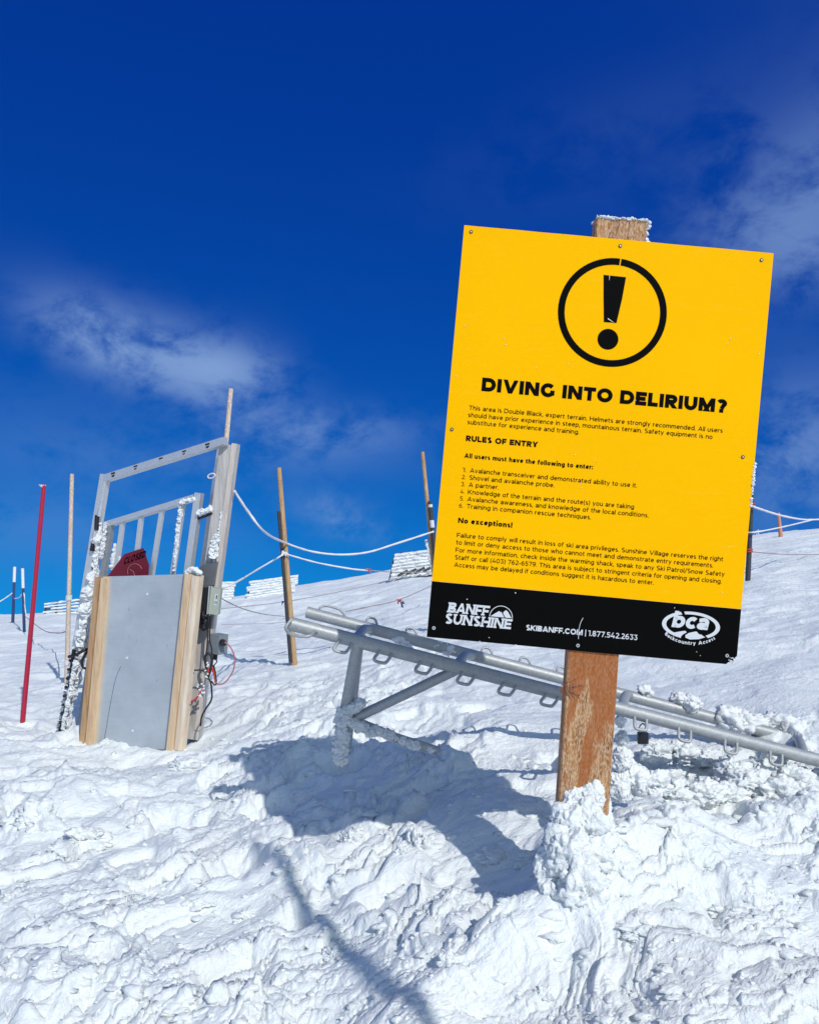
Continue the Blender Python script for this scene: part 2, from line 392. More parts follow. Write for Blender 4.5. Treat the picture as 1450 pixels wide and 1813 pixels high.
def detail(x, y):
    r = np.hypot(x, y)
    th = math.radians(38); a = x*math.cos(th)+y*math.sin(th); b = -x*math.sin(th)+y*math.cos(th)
    wx = fbm(x*2.3, y*2.3, 3, 5)*.13; wy = fbm(x*2.3, y*2.3, 3, 9)*.13
    ax, bx = a+wx, b+wy
    near = 1-ss(6, 16, r); mid = 1-ss(14, 34, r)
    rough = ss(-.25, .35, fbm(x*.9+4, y*.9, 3, 77))            # broken crust vs wind packed
    rough = np.clip(rough*.75+.25, 0, 1)
    rough = np.maximum(rough, bump2(x, y, -1.1, 2.7, 1.1, 1.2)*.9)
    rough = rough*(1-.6*bump2(x, y, .45, 2.0, .4, .45)); near = near*(1-.55*bump2(x, y, .42, 1.75, .3, .35))
    packed = ss(.15, .8, x + (y-5)*.1)*ss(3.5, 4.3, y) ; packed = np.maximum(packed, ss(5.2, 8, r)*.75)   # wind-packed slope
    near = near*(1-.82*packed); rough = rough*(1-.7*packed)
    z = fbm(x*.75, y*.75, 3, 1)*.05*mid + fbm(x*.16, y*.16, 3, 31)*.16*ss(6, 25, r)*(1-.5*ss(30, 50, r))
    calm = ss(.10, .45, fbm(x*1.5+7, y*1.5+2, 2, 95)); fine = near*(1-.8*calm)
    z += fbm(ax*1.5, bx*3.2, 4, 3)*.040*near                    # lumpy drifts
    bill = 1-np.abs(fbm(ax*3.2, bx*5.5, 3, 21)); z += (bill-.75)*.048*near*rough*(1-.4*calm)
    # broken crust blocks
    f1, f2, cid, gx, gy = worley(ax*4.2+wx*3, bx*6.5+wy*3, 41)
    e = ss(.0, .10, f2-f1); ch = (cid-.45)*.055+(gx*.022*(cid-.5)*2+gy*.03*(cid-.3))
    blk = e*np.where(cid > .5, ch, ch*.4)
    z += blk*fine*ss(.35, .8, rough)*1.0
    f1, f2, cid, gx, gy = worley(ax*11+wx*3, bx*17+wy*3, 51)
    z += ss(.0, .14, f2-f1)*((cid > .58)*(cid-.3)*.024 + gy*.008 + gx*.005)*fine*rough
    f1, f2, cid, gx, gy = worley(x*34+wx*4, y*40+wy*4, 55)
    z += ss(.0, .2, f2-f1)*((cid > .68)*(cid-.3)*.009 + gy*.003)*fine*ss(-.1, .5, gn(x*2.2, y*2.2, 57)+rough*.4)
    # old footprints and pits
    f1, f2, cid, gx, gy = worley(x*2.3+wx, y*2.0+wy, 111)
    hol = ss(.34, .20, f1+.06*gn(x*14, y*14, 113)); z -= (cid > .45)*(hol*(.022+.03*cid) - .012*ss(.46, .36, f1)*(1-hol))*near*(1-bump2(x, y, .5, 2.2, .5, .5))
    # wind scallops: sharp lee edge
    q = fbm(ax*5, bx*5, 2, 61)*.8
    saw = (bx*15+q*2.0+gn(ax*5, bx*9, 65)*1.6); fr = saw-np.floor(saw)
    z += (fr*(1-ss(.80, 1, fr)))*.010*fine*(.45+.55*gn(ax*3, bx*3, 66))*(1.15-rough*.5)
    z += ridged(ax*9, bx*20, 3, 71, .6)*.0034*fine
    z += fbm(ax*30, bx*46, 3, 75, .65)*.0022*fine
    # wind streaks further up the slope
    th2 = math.radians(12); a2 = x*math.cos(th2)+y*math.sin(th2); b2 = -x*math.sin(th2)+y*math.cos(th2)
    far = ss(4.5, 9, r)
    z += ridged(a2*1.6+wx*3, b2*6.5+wy*3, 4, 83, .6)*.0075*(.25+.75*ss(-.2, .4, gn(a2*.7, b2*1.1, 99)))*ss(3.4, 4.5, r)*mid; z += ridged(a2*.9, b2*3.2, 4, 81)*.020*far*mid + ridged(a2*.22, b2*.8, 4, 85)*.055*ss(12, 25, r)
    z += fbm(x*1.8, y*1.8, 3, 88)*.03*far*mid*ss(-.1, .4, gn(x*.3, y*.3, 89))
    return z
def H(x, y):
    x = np.asarray(x, float); y = np.asarray(y, float); return hbase(x, y)+detail(x, y)
def ground_at(px, py, dmin=1.3, dmax=60):
    """first terrain hit of the ray through a photo pixel"""
    D = np.geomspace(dmin, dmax, 3000); d = FWD + RIGHT*((px-CX)/F) - UP*((py-CY)/F)
    x = d.x*D; y = d.y*D; z = CZ+d.z*D; hit = np.nonzero(z < H(x, y))[0]
    i = hit[0] if len(hit) else len(D)-1
    return Vector((x[i], y[i], z[i])), D[i]
def mound(px, py, D, sx, sy, h, rot=0):
    p = at(px, py, D); MOUNDS.append((p.x, p.y, sx, sy, rot, h))
# snow banked against the sign post and around the rack
mound(1020, 1500, 2.46, .10, .09, .15)
mound(1010, 1600, 2.30, .24, .20, .05)
mound(1210, 1590, 2.45, .42, .28, .07)
mound(1110, 1500, 2.5, .26, .16, .10)
mound(1160, 1480, 2.75, .35, .22, .12)
mound(1330, 1450, 2.9, .30, .16, .05)
mound(1440, 1430, 2.9, .30, .18, .03)
mound(880, 1600, 2.25, .28, .09, .10, .5)
mound(740, 1640, 2.0, .10, .10, .05)
mound(735, 1500, 2.72, .05, .05, .07)
mound(625, 1500, 2.80, .06, .04, .035)
mound(850, 1510, 2.7, .2, .13, -.06)
mound(940, 1550, 2.5, .10, .08, -.05)
mound(240, 1350, 5.2, .85, .65, -.18)
mound(470, 1350, 4.2, .35, .22, .05)
mound(640, 1265, 4.7, .5, .2, .06)
mound(120, 1430, 3.9, .35, .25, .10)
mound(230, 1600, 2.8, .5, .12, .06, .5)
mound(60, 1700, 2.4, .3, .2, .08)
mound(560, 1740, 2.2, .12, .1, -.06)
mound(470, 1090, 18, 2.0, 1.2, .35)
mound(1350, 1560, 2.3, .5, .2, .05)
mound(1300, 1750, 1.9, .4, .2, .05)

def make_terrain():
    A = math.radians(34)
    th = np.concatenate([np.linspace(-PI, -A-.02, 60)[:-1], np.linspace(-A, A, 960), np.linspace(A+.02, PI, 60)[1:]])
    r = [.25]
    while r[-1] < 1.3: r.append(r[-1]*1.08)
    while r[-1] < 62: r.append(r[-1] + min(.00095*r[-1]**2, .0042*r[-1]))
    while r[-1] < 2500: r.append(r[-1]*1.12)
    r = np.array(r); nr, nt = len(r), len(th)
    R, T = np.meshgrid(r, th, indexing='ij'); X = R*np.sin(T); Y = R*np.cos(T)
    Z = H(X.ravel(), Y.ravel()).reshape(X.shape)
    # push crust sideways a little so lumps overhang
    g1 = np.gradient(Z, axis=0)/np.gradient(R, axis=0)
    k = np.clip(g1, -1.2, 1.2)*.010*(R > 1.4)*(R < 7)
    X = X - k*np.sin(T); Y = Y - k*np.cos(T)
    V = np.stack([X, Y, Z], -1).reshape(-1, 3)
    i, j = np.meshgrid(np.arange(nr-1), np.arange(nt), indexing='ij'); j2 = (j+1) % nt
    Fq = np.stack([i*nt+j, i*nt+j2, (i+1)*nt+j2, (i+1)*nt+j], -1).reshape(-1, 4)
    c = len(V); V = np.vstack([V, [[0, 0, float(H(0.0, 0.01))]]])
    tri = np.stack([np.full(nt, c), (np.arange(nt)+1) % nt, np.arange(nt)], -1)
    me = bpy.data.meshes.new('snow_slope')
    nq, ntri = len(Fq), len(tri)
    me.vertices.add(len(V)); me.vertices.foreach_set('co', V.ravel().astype(np.float32))
    me.loops.add(nq*4+ntri*3); me.polygons.add(nq+ntri)
    me.loops.foreach_set('vertex_index', np.concatenate([Fq[:, ::-1].ravel(), tri[:, ::-1].ravel()]).astype(np.int32))
    me.polygons.foreach_set('loop_start', np.concatenate([np.arange(nq)*4, nq*4+np.arange(ntri)*3]).astype(np.int32))
    me.polygons.foreach_set('use_smooth', np.ones(nq+ntri, bool))
    me.materials.append(M['snow']); me.update(calc_edges=True); me.validate()
    o = bpy.data.objects.new('snow_slope', me); COL.objects.link(o); o['kind'] = 'structure'
    print('terrain', len(V), nq*2)
make_terrain()
#@@REST

# ------------------------------------------------------------------ snow and rime lumps
def ico(sub):
    import bmesh
    bm = bmesh.new(); bmesh.ops.create_icosphere(bm, subdivisions=sub, radius=1)
    v = np.array([x.co[:] for x in bm.verts]); f = [[w.index for w in g.verts] for g in bm.faces]; bm.free(); return v, f
ICO = {k: ico(k) for k in (2, 3, 4, 5)}
def lump(mb, c, rad, sub=3, seed=0, amp=.35, freq=2.2, rot=None, smooth=True):
    """a noisy crusted lump; rad is a radius or an (x,y,z) triple"""
    v, f = ICO[sub]
    d = 1 + amp*f3(v*freq+seed*13.7, 6 if sub > 3 else 4, seed, .6)
    if sub > 4: d += .085*(1-2.2*np.abs(f3(v*4.2+seed, 3, seed+2, .6)))
    p = v*d[:, None]*np.array(rad if isinstance(rad, (tuple, list)) else (rad,)*3)
    if rot is not None: p = p @ np.array(Matrix.Rotation(rot, 3, 'Y')).T
    mb.add([(c[0]+q[0], c[1]+q[1], c[2]+q[2]) for q in p], f, 0, smooth)
def crust(mb, pts, rfun, side, seed, n=30, noise=.9):
    pts = [Vector(p) for p in pts]; L = sum((pts[i+1]-pts[i]).length for i in range(len(pts)-1)); rf0 = rfun; rfun = lambda t: rf0(t)*1.2; r0 = max(rfun(.1), rfun(.5), rfun(.9))
    m = max(12, min(260, int(L/(r0*.22)))); P = []
    for i in range(m+1):
        t = i/m*(len(pts)-1); k = min(int(t), len(pts)-2); P.append(pts[k].lerp(pts[k+1], t-k))
    d = (P[-1]-P[0]).normalized(); x = d.orthogonal().normalized(); y = d.cross(x)
    A = []; 
    for i, p in enumerate(P):
        r = rfun(i/m)*(.25+.75*math.sin(PI*min(1, max(0, i/m*8)))**.0 if 0 < i < m else .2)
        for k in range(n):
            a = 2*PI*k/n; A.append((p.x, p.y, p.z, x.x*math.cos(a)+y.x*math.sin(a), x.y*math.cos(a)+y.y*math.sin(a), x.z*math.cos(a)+y.z*math.sin(a), r))
    A = np.array(A); u = A[:, 3:6]; r = A[:, 6:7]; q = A[:, :3] + u*r
    nz_ = f3(q/r0*1.0, 2, seed, .6)*.7 + (1-2*np.abs(f3(q/r0*2.4+5, 3, seed+3, .65)))*.45*noise
    sd = np.clip(u @ np.array(side.normalized()), -.4, 1)
    q = A[:, :3] + u*(r*np.clip(.62+noise*.62*nz_[:, None], .08, 2.0)*(1+.7*sd[:, None]))
    fs = [[i*n+k, i*n+(k+1) % n, (i+1)*n+(k+1) % n, (i+1)*n+k] for i in range(m) for k in range(n)]
    mb.add([tuple(v) for v in q], fs + [list(range(n))[::-1], list(range(m*n, m*n+n))], 0, False)
def rime_strip(pts, rfun, n, name, parent, side=Vector((-1, 0, 0)), sub=2, seed=1, amp=.5, spread=1.0):
    """feathers of rime frozen along a line, thrown out towards `side`"""
    mb = MB(); rg = random.Random(seed); pts = [Vector(p) for p in pts]
    crust(mb, pts, rfun, side, seed)
    return mb.build(name, M['rime'], parent)
    n = int(n*2.2)
    for i in range(n):
        t = (i+rg.random())/n*(len(pts)-1); k = min(int(t), len(pts)-2); p = pts[k].lerp(pts[k+1], t-k)
        r = rfun(t/(len(pts)-1))*(.3+.7*rg.random()**1.5)
        q = p + side*rg.uniform(0, 1.4)*rfun(t/(len(pts)-1))*spread + Vector((rg.uniform(-.5, .5), rg.uniform(-.6, .3), 0))*r*spread
        lump(mb, q, (r*rg.uniform(.8, 1.9), r, r*rg.uniform(.35, .9)), sub, seed*31+i, amp*1.5, 2.6, rg.uniform(-.9, .5), i % 3 == 0)
    o = mb.build(name, M['rime'], parent); return o

# ------------------------------------------------------------------ lettering: heavy geometric sans drawn with strokes
def arc(cx, cy, rx, ry, a0, a1, n=14):
    return [(cx+rx*math.cos(math.radians(a0+(a1-a0)*i/n)), cy+ry*math.sin(math.radians(a0+(a1-a0)*i/n))) for i in range(n+1)]
def glyph(ch, w):
    """-> list of (polyline, clip) in a box of given width, cap height 1; clip marks diagonals cut flat at the box"""
    h = w/2; X = .74; xs = X-h
    def bowl(W, top, x0=None, bot=0):     # D-like half
        return W
    R = []; W = .9
    up = ch
    if ch == 'I' or ch == '|': W = w; R = [([(h, 0), (h, 1)], 0)]; 
    if ch == '|': R = [([(h, -.18), (h, 1.05)], 0)]
    elif ch == 'D': W = 1.0; r = .5-h; R = [([(h, 1), (h, 0)], 0), ([(h, 1-h), (W-.5, 1-h)] + arc(W-.5, .5, r, r, 90, -90)[1:] + [(h, h)], 0)]
    elif ch == 'V': W = 1.08; R = [([(h*1.05, 1), (W/2, 0)], 1), ([(W-h*1.05, 1), (W/2, 0)], 1)]
    elif ch == 'N': W = 1.0; R = [([(h, 0), (h, 1)], 0), ([(W-h, 0), (W-h, 1)], 0), ([(h, 1), (W-h, 0)], 1)]
    elif ch == 'G': W = 1.02; R = [(arc(.53, .5, .53-h, .52-h, 40, 330), 0), ([(W-h-.02, .13), (W-h-.02, .5)], 0)]
    elif ch == 'C': W = .97; R = [(arc(.53, .5, .53-h, .52-h, 42, 318), 0)]
    elif ch == 'O' or ch == 'Q': W = 1.10; R = [(arc(W/2, .5, W/2-h, .52-h, 90, 450, 28), 2)]
    elif ch == 'T': W = .86; R = [([(W/2, 0), (W/2, 1)], 0), ([(0, 1-h), (W, 1-h)], 0)]
    elif ch == 'E': W = .78; R = [([(h, 0), (h, 1)], 0), ([(h, 1-h), (W, 1-h)], 0), ([(h, .5), (W-.07, .5)], 0), ([(h, h), (W, h)], 0)]
    elif ch == 'F': W = .76; R = [([(h, 0), (h, 1)], 0), ([(h, 1-h), (W, 1-h)], 0), ([(h, .45), (W-.07, .45)], 0)]
    elif ch == 'L': W = .72; R = [([(h, 0), (h, 1)], 0), ([(h, h), (W, h)], 0)]
    elif ch in 'RP': W = .86; r = .34-h; R = [([(h, 0), (h, 1)], 0), ([(h, 1-h), (W-.36, 1-h)] + arc(W-.36, .66, .36-h, r, 90, -90)[1:] + [(h, .32+h)], 0)]
    elif ch == 'U': W = .93; r = W/2-h; R = [([(h, 1), (h, .46)] + arc(W/2, .46, r, .48-h, 180, 360)[1:] + [(W-h, 1)], 0)]
    elif ch == 'M': W = 1.16; R = [([(h, 0), (h, 1)], 0), ([(W-h, 0), (W-h, 1)], 0), ([(h, 1), (W/2, .22)], 3), ([(W-h, 1), (W/2, .22)], 3)]
    elif ch == 'A': W = 1.04; R = [([(h, 0), (W/2, 1)], 1), ([(W-h, 0), (W/2, 1)], 1), ([(.26, .28), (W-.26, .28)], 0)]
    elif ch == 'B': W = .88; R = [([(h, 0), (h, 1)], 0), ([(h, 1-h), (W-.32, 1-h)] + arc(W-.32, .745, .28-h, .255-h, 90, -90)[1:] + [(h, .49+h-.02)], 0), ([(h, .53-h), (W-.3, .53-h)] + arc(W-.3, .265, .3-h, .265-h, 90, -90)[1:] + [(h, h)], 0)]
    elif ch == 'S': W = .80; R = [(arc(.40, .75, .37-h, .27-h, 35, 250, 10) + arc(.42, .25, .38-h, .27-h, 80, -145, 12), 0)]
    elif ch == 'H': W = .95; R = [([(h, 0), (h, 1)], 0), ([(W-h, 0), (W-h, 1)], 0), ([(h, .5), (W-h, .5)], 0)]
    elif ch == 'K': W = .92; R = [([(h, 0), (h, 1)], 0), ([(h, .3), (W-h, 1)], 1), ([(.36, .52), (W-h, 0)], 1)]
    elif ch == 'Y': W = .98; R = [([(W/2, 0), (W/2, .5)], 0), ([(h, 1), (W/2, .4)], 3), ([(W-h, 1), (W/2, .4)], 3)]
    elif ch == '?': W = .74; R = [(arc(.36, .69, .38-h, .32-h, 155, -50, 12) + [(.37, .29)], 0), ([(.37, 0), (.37, w*.95)], 0)]
    elif ch == '!': W = w*1.05; R = [([(h, .32), (h, 1)], 0), ([(h, 0), (h, w*.95)], 0)]
    elif ch == '.': W = w*1.05; R = [([(h, 0), (h, w*1.0)], 0)]
    elif ch == ',': W = w*1.05; R = [([(h, w), (h*.4, -w*.9)], 0)]
    elif ch == ':': W = w*1.05; R = [([(h, 0), (h, w*1.0)], 0), ([(h, X-w), (h, X)], 0)]
    elif ch == '-': W = .42; R = [([(.02, .36), (.40, .36)], 0)]
    elif ch == '/': W = .5; R = [([(0, -.1), (.5, 1.05)], 0)]
    elif ch == '(': W = .34; R = [(arc(.62, .42, .62-h, .72, 128, 232, 10), 0)]
    elif ch == ')': W = .34; R = [(arc(-.28, .42, .62-h, .72, 52, -52, 10), 0)]
    elif ch == '1': W = .42; R = [([(W-h, 0), (W-h, 1)], 0), ([(0, 1-h), (W-h, 1-h)], 0)]
    elif ch == '2': W = .74; R = [(arc(.36, .70, .36-h, .31-h, 150, -25, 10) + [(h*1.3, h)], 0), ([(h*.7, h), (W, h)], 0)]
    elif ch == '3': W = .74; R = [([(.05, 1-h), (.62, 1-h), (.36, .6)], 0), (arc(.37, .31, .37-h, .32-h, 92, -150, 12), 0)]
    elif ch == '4': W = .84; R = [([(.46, 1), (h, .27), (W, .27)], 0), ([(.60, 0), (.60, .52)], 0)]
    elif ch == '5': W = .74; R = [([(.66, 1-h), (.16, 1-h), (.12, .58)], 0), ([(.12, .60-h)] + arc(.36, .32, .38-h, .33-h, 90, -145, 12), 0)]
    elif ch == '6': W = .78; R = [(arc(.39, .32, .39-h, .33-h, 90, 450, 20), 2), (arc(.55, .42, .55-h, .58-h, 182, 85, 8), 0)]
    elif ch == '9': W = .78; R = [(arc(.39, .68, .39-h, .33-h, 90, 450, 20), 2), (arc(.23, .58, .55-h, .58-h, 2, -95, 8), 0)]
    elif ch == '7': W = .76; R = [([(0, 1-h), (W-h, 1-h), (.28, 0)], 0)]
    elif ch == '8': W = .78; R = [(arc(.39, .74, .35-h, .27-h, 90, 450, 18), 2), (arc(.39, .27, .39-h, .28-h, 90, 450, 18), 2)]
    elif ch == '0': W = .86; R = [(arc(.43, .5, .43-h, .52-h, 90, 450, 24), 2)]
    elif ch in 'abdpqgo':
        W = .76; R = [(arc(W/2, X/2, W/2-h, X/2+.01-h, 90, 450, 20), 2)]
        if ch in 'bp': R += [([(h, 1.04 if ch == 'b' else X), (h, 0 if ch == 'b' else -.26)], 0)]
        if ch in 'dq': R += [([(W-h, 1.04 if ch == 'd' else X), (W-h, 0 if ch == 'd' else -.26)], 0)]
        if ch == 'a': W = .70; R = [([(.08, X-h-.06)] + arc(.36, X-.30, .34-h, .31-h, 120, 0, 7) + [(W-h, 0)], 0), (arc(.32, .22, .32-h, .23-h, 90, 450, 16), 2)]
        if ch == 'g': R += [([(W-h, X), (W-h, .02)] + arc(W/2, .02, W/2-h, .28-h, 0, -140, 8)[1:], 0)]
    elif ch == 'c': W = .66; R = [(arc(.38, X/2, .38-h, X/2+.01-h, 45, 315, 16), 0)]
    elif ch == 'e': W = .74; R = [([(h, X/2), (W-h, X/2)], 0), (arc(.38, X/2, .37-h, X/2+.01-h, 0, 318, 18), 0)]
    elif ch == 'f': W = .44; R = [([(.17, 0), (.17, .80)] + arc(.40, .80, .23, .24-h, 180, 85, 6)[1:], 0), ([(0, X-h), (.42, X-h)], 0)]
    elif ch == 't': W = .46; R = [([(.17, .92), (.17, .22)] + arc(.38, .22, .21, .23-h, 180, 280, 6)[1:], 0), ([(0, X-h), (.42, X-h)], 0)]
    elif ch in 'hn': W = .70; R = [([(h, 0), (h, 1.04 if ch == 'h' else X)], 0), ([(h, .38)] + arc(.36, .42, .34-h, X-.42-h+.01, 170, 0, 9) + [(W-h, 0)], 0)]
    elif ch == 'm': W = 1.14; R = [([(h, 0), (h, X)], 0)] + [([(c-.24+h*.4, .38)] + arc(c, .42, .27-h*.6, X-.42-h+.01, 170, 0, 9) + [(c+.27-h*.6, 0)], 0) for c in (.34, .34+.54-h*1.0)]; W = .34+.54-h+.27+h*.4
    elif ch == 'u': W = .70; R = [([(W-h, 0), (W-h, X)], 0), ([(h, X), (h, .32)] + arc(.34, .32, .34-h, .33-h, 180, 350, 9)[1:], 0)]
    elif ch == 'r': W = .44; R = [([(h, 0), (h, X)], 0), ([(h, .36)] + arc(.42, .38, .42-h, X-.38-h+.01, 170, 92, 6), 0)]
    elif ch == 'l': W = w; R = [([(h, 0), (h, 1.04)], 0)]
    elif ch == 'i': W = w; R = [([(h, 0), (h, X)], 0), ([(h, .88), (h, .88+w)], 0)]
    elif ch == 'k': W = .66; R = [([(h, 0), (h, 1.04)], 0), ([(h, .2), (W-h, X)], 4), ([(.26, .38), (W-h, 0)], 4)]
    elif ch == 's': W = .58; R = [(arc(.29, X-.20, .27-h, .21-h, 40, 250, 8) + arc(.30, .20, .28-h, .21-h, 75, -140, 9), 0)]
    elif ch in 'vy': W = .72; R = [([(h, X), (W/2, 0)], 4), ([(W-h, X), (W/2, 0)], 4)] if ch == 'v' else [([(h, X), (W/2, .02)], 4), ([(W-h, X), (.22, -.26)], 5)]
    elif ch == 'w': W = 1.06; R = [([(h, X), (.29, 0)], 4), ([(W/2, X), (.29, 0)], 4), ([(W/2, X), (W-.29, 0)], 4), ([(W-h, X), (W-.29, 0)], 4)]
    elif ch == 'j': W = w; R = [([(h, -.26), (h, X)], 0), ([(h, .88), (h, .88+w)], 0)]
    elif ch == 'z': W = .62; R = [([(0, X-h), (W-h*.8, X-h), (h*.8, h), (W, h)], 0)]
    elif ch == 'x': W = .68; R = [([(h, X), (W-h, 0)], 4), ([(W-h, X), (h, 0)], 4)]
    elif ch == ' ': W = .34; R = []
    if ch == 'R': R.append(([(.45, .34), (W-h*.9, 0)], 6))
    return R, W
def clip_poly(poly, lo, hi):
    for sgn, lim in ((1, lo), (-1, -hi)):
        o = []
        for i in range(len(poly)):
            a = poly[i]; b = poly[(i+1) % len(poly)]; ia = sgn*a[1] >= lim; ib = sgn*b[1] >= lim
            if ia: o.append(a)
            if ia != ib:
                t = (sgn*lim - a[1])/(b[1]-a[1]); o.append((a[0]+(b[0]-a[0])*t, sgn*lim))
        poly = o
        if not poly: break
    return poly
CLIP = {1: (0, 1), 3: (.0, 1), 4: (0, .74), 5: (-.26, .74), 6: (0, .45)}
def glyph_polys(ch, w, slab=False):
    R, W = glyph(ch, w); out_ = []
    for line, c in R:
        n = len(line)
        if c in CLIP:
            (x0, y0), (x1, y1) = line; dx, dy = x1-x0, y1-y0; L = math.hypot(dx, dy)
            ww = w*(.94 if c in (1, 3) else .95)/2; nx, ny = -dy/L*ww, dx/L*ww; ex, ey = dx/L*w, dy/L*w
            out_.append(clip_poly([(x0-ex+nx, y0-ey+ny), (x1+ex+nx, y1+ey+ny), (x1+ex-nx, y1+ey-ny), (x0-ex-nx, y0-ey-ny)], *CLIP[c]))
            continue
        closed = c == 2
        if closed: line = line[:-1]; n -= 1
        Lf, Rt = [], []
        for i in range(n):
            a = line[i-1] if (i or closed) else line[0]; b = line[i]; d = line[(i+1) % n] if (i < n-1 or closed) else line[n-1]
            v1 = (b[0]-a[0], b[1]-a[1]); v2 = (d[0]-b[0], d[1]-b[1]); l1 = math.hypot(*v1); l2 = math.hypot(*v2)
            if l1 < 1e-6: v1, l1 = v2, l2
            if l2 < 1e-6: v2, l2 = v1, l1
            n1 = (-v1[1]/l1, v1[0]/l1); n2 = (-v2[1]/l2, v2[0]/l2); m = (n1[0]+n2[0], n1[1]+n2[1]); k = m[0]*n1[0]+m[1]*n1[1]
            s_ = (w/2)/max(k, .55); Lf.append((b[0]+m[0]*s_, b[1]+m[1]*s_)); Rt.append((b[0]-m[0]*s_, b[1]-m[1]*s_))
        for i in range(n if closed else n-1):
            j = (i+1) % n; out_.append([Lf[i], Lf[j], Rt[j], Rt[i]])
        if slab and not closed and n == 2 and abs(line[0][0]-line[1][0]) < .01:
            for x, y in line:
                if y < .01: out_.append([(x-w*.95, 0), (x+w*.95, 0), (x+w*.95, w*.62), (x-w*.95, w*.62)])
                if y > .99: out_.append([(x-w*.95, 1-w*.62), (x+w*.95, 1-w*.62), (x+w*.95, 1), (x-w*.95, 1)])
        if slab and ch == 'U':
            for x in (w/2, W-w/2): out_.append([(x-w*.95, 1-w*.62), (x+w*.95, 1-w*.62), (x+w*.95, 1), (x-w*.95, 1)])
        if slab and ch == 'A':
            for x in (w/2, W-w/2): out_.append([(x-w*.9, 0), (x+w*.9, 0), (x+w*.9, w*.62), (x-w*.9, w*.62)])
    return [p for p in out_ if len(p) > 2], W
def text_polys(s, w, track=.12, slab=False):
    x = 0; res = []; 
    for ch in s:
        P, W = glyph_polys(ch, w, slab)
        if ch != ' ': res.append([[(a+x, b) for a, b in p] for p in P])
        x += W + track
    return res, x - track

# ------------------------------------------------------------------ the warning sign
D_S = 2.411; KPX = D_S/F
S_O = at(822, 398, D_S); S_X = (RIGHT*.9959 - UP*.0906).normalized(); S_Y = -(RIGHT*.0906 + UP*.9959).normalized(); S_N = -FWD
def sp(s, t, o=0.0): return S_O + S_X*(s*KPX) + S_Y*(t*KPX) + S_N*o
base_g, _ = ground_at(1010, 1470)
sign = thing('warning_sign', base_g, 'big yellow and black avalanche warning board leaning on a stained timber post', 'sign')
board = MB()
rg = random.Random(3)
def ragged(p0, p1, n, a):
    o = []
    for i in range(n):
        t = i/n; o.append((p0[0]+(p1[0]-p0[0])*t + rg.uniform(-a, a)*(i > 0), p0[1]+(p1[1]-p0[1])*t + rg.uniform(-a, a)*(i > 0)))
    return o
WS, HS, TB = 550, 733, 633.5
outline_y = ragged((0, 0), (WS, 0), 12, .25) + ragged((WS, 0), (WS, TB), 6, .2) + [(WS, TB), (0, TB)]
board.prism([sp(s, t, 0) for s, t in outline_y], FWD*.004, 0, 1)
bo = board.build('sign_board', [M['yellow'], M['edge']], sign)
bb = MB()
ol = [(0, TB+.3), (WS, TB+.3), (WS, HS-16), (WS-4, HS-12), (WS-7, HS-6), (WS-14, HS-4), (WS-18, HS), (300, HS+.5), (160, HS), (158.5, HS-1.6), (156.5, HS), (96, HS), (94, HS-2), (92, HS), (0, HS)]
bb.prism([sp(s, t, 0) for s, t in ol], FWD*.004, 0, 1)
band = bb.build('black_footer', [M['black'], M['edge']], sign)
def put_text(name, s, s0, s1, tb, cap, w, mat, parent, track=.12, slab=False, shear=0., arcfit=None, wfit=True):
    gl, W = text_polys(s, w, track, slab); mb = MB(); kx = (s1-s0)/W; print('TXT', s[:12], round(kx/cap, 2))
    for i, G in enumerate(gl):
        for j, p in enumerate(G):
            o_ = .0005 + .00004*(j % 6)
            q = [(s0 + a*kx + shear*b*cap, tb - b*cap) for a, b in p]
            mb.add([sp(a, b, o_) for a, b in q], [list(range(len(q)))[::-1]])
    return mb.build(name, mat, parent)
BK, WH = M['black'], M['white_print']
put_text('headline', 'DIVING INTO DELIRIUM?', 56.5, 492, 290, 24, .30, BK, bo, .10)
body = [("This area is Double Black, expert terrain. Helmets are strongly recommended. All users", 37.6, 488.5, 325.3), ("should have prior experience in steep, mountainous terrain. Safety equipment is no", 37.2, 471.6, 338), ("substitute for experience and training.", 37.2, 235.8, 350.7),
        ("Failure to comply will result in loss of ski area privileges. Sunshine Village reserves the right", 36.7, 510, 552), ("to limit or deny access to those who cannot meet and demonstrate entry requirements.", 36.7, 493.6, 564.8),
        ("For more information, check inside the warming shack, speak to any Ski Patrol/Snow Safety", 36.7, 515, 578.3), ("Staff or call (403) 762-6579. This area is subject to stringent criteria for opening and closing.", 36.7, 511, 591.5), ("Access may be delayed if conditions suggest it is hazardous to enter.", 36.7, 391.6, 604.6)]
lst = ["Avalanche transceiver and demonstrated ability to use it.", "Shovel and avalanche probe.", "A partner.", "Knowledge of the terrain and the route(s) you are taking", "Avalanche awareness, and knowledge of the local conditions.", "Training in companion rescue techniques."]
for i, (tx, e) in enumerate(zip(lst, (346.5, 200.7, 103, 344.5, 371.7, 270.4))):
    body.append((tx, 49.4, e, 435.8+12.72*i)); put_text('list_number', '%d.' % (i+1), 36, 43, 435.8+12.72*i, 7.4, .13, BK, bo)
for tx, a, b_, t_ in body: put_text('text_line', tx, a, b_, t_, 7.9, .155, BK, bo, .13)
put_text('heading', 'RULES OF ENTRY', 37.2, 165, 380.8, 10, .28, BK, bo, .11)
put_text('heading', 'All users must have the following to enter:', 37.2, 265.8, 410.6, 8.2, .25, BK, bo, .12)
put_text('heading', 'No exceptions!', 36.6, 133, 526.5, 9.2, .26, BK, bo, .12)
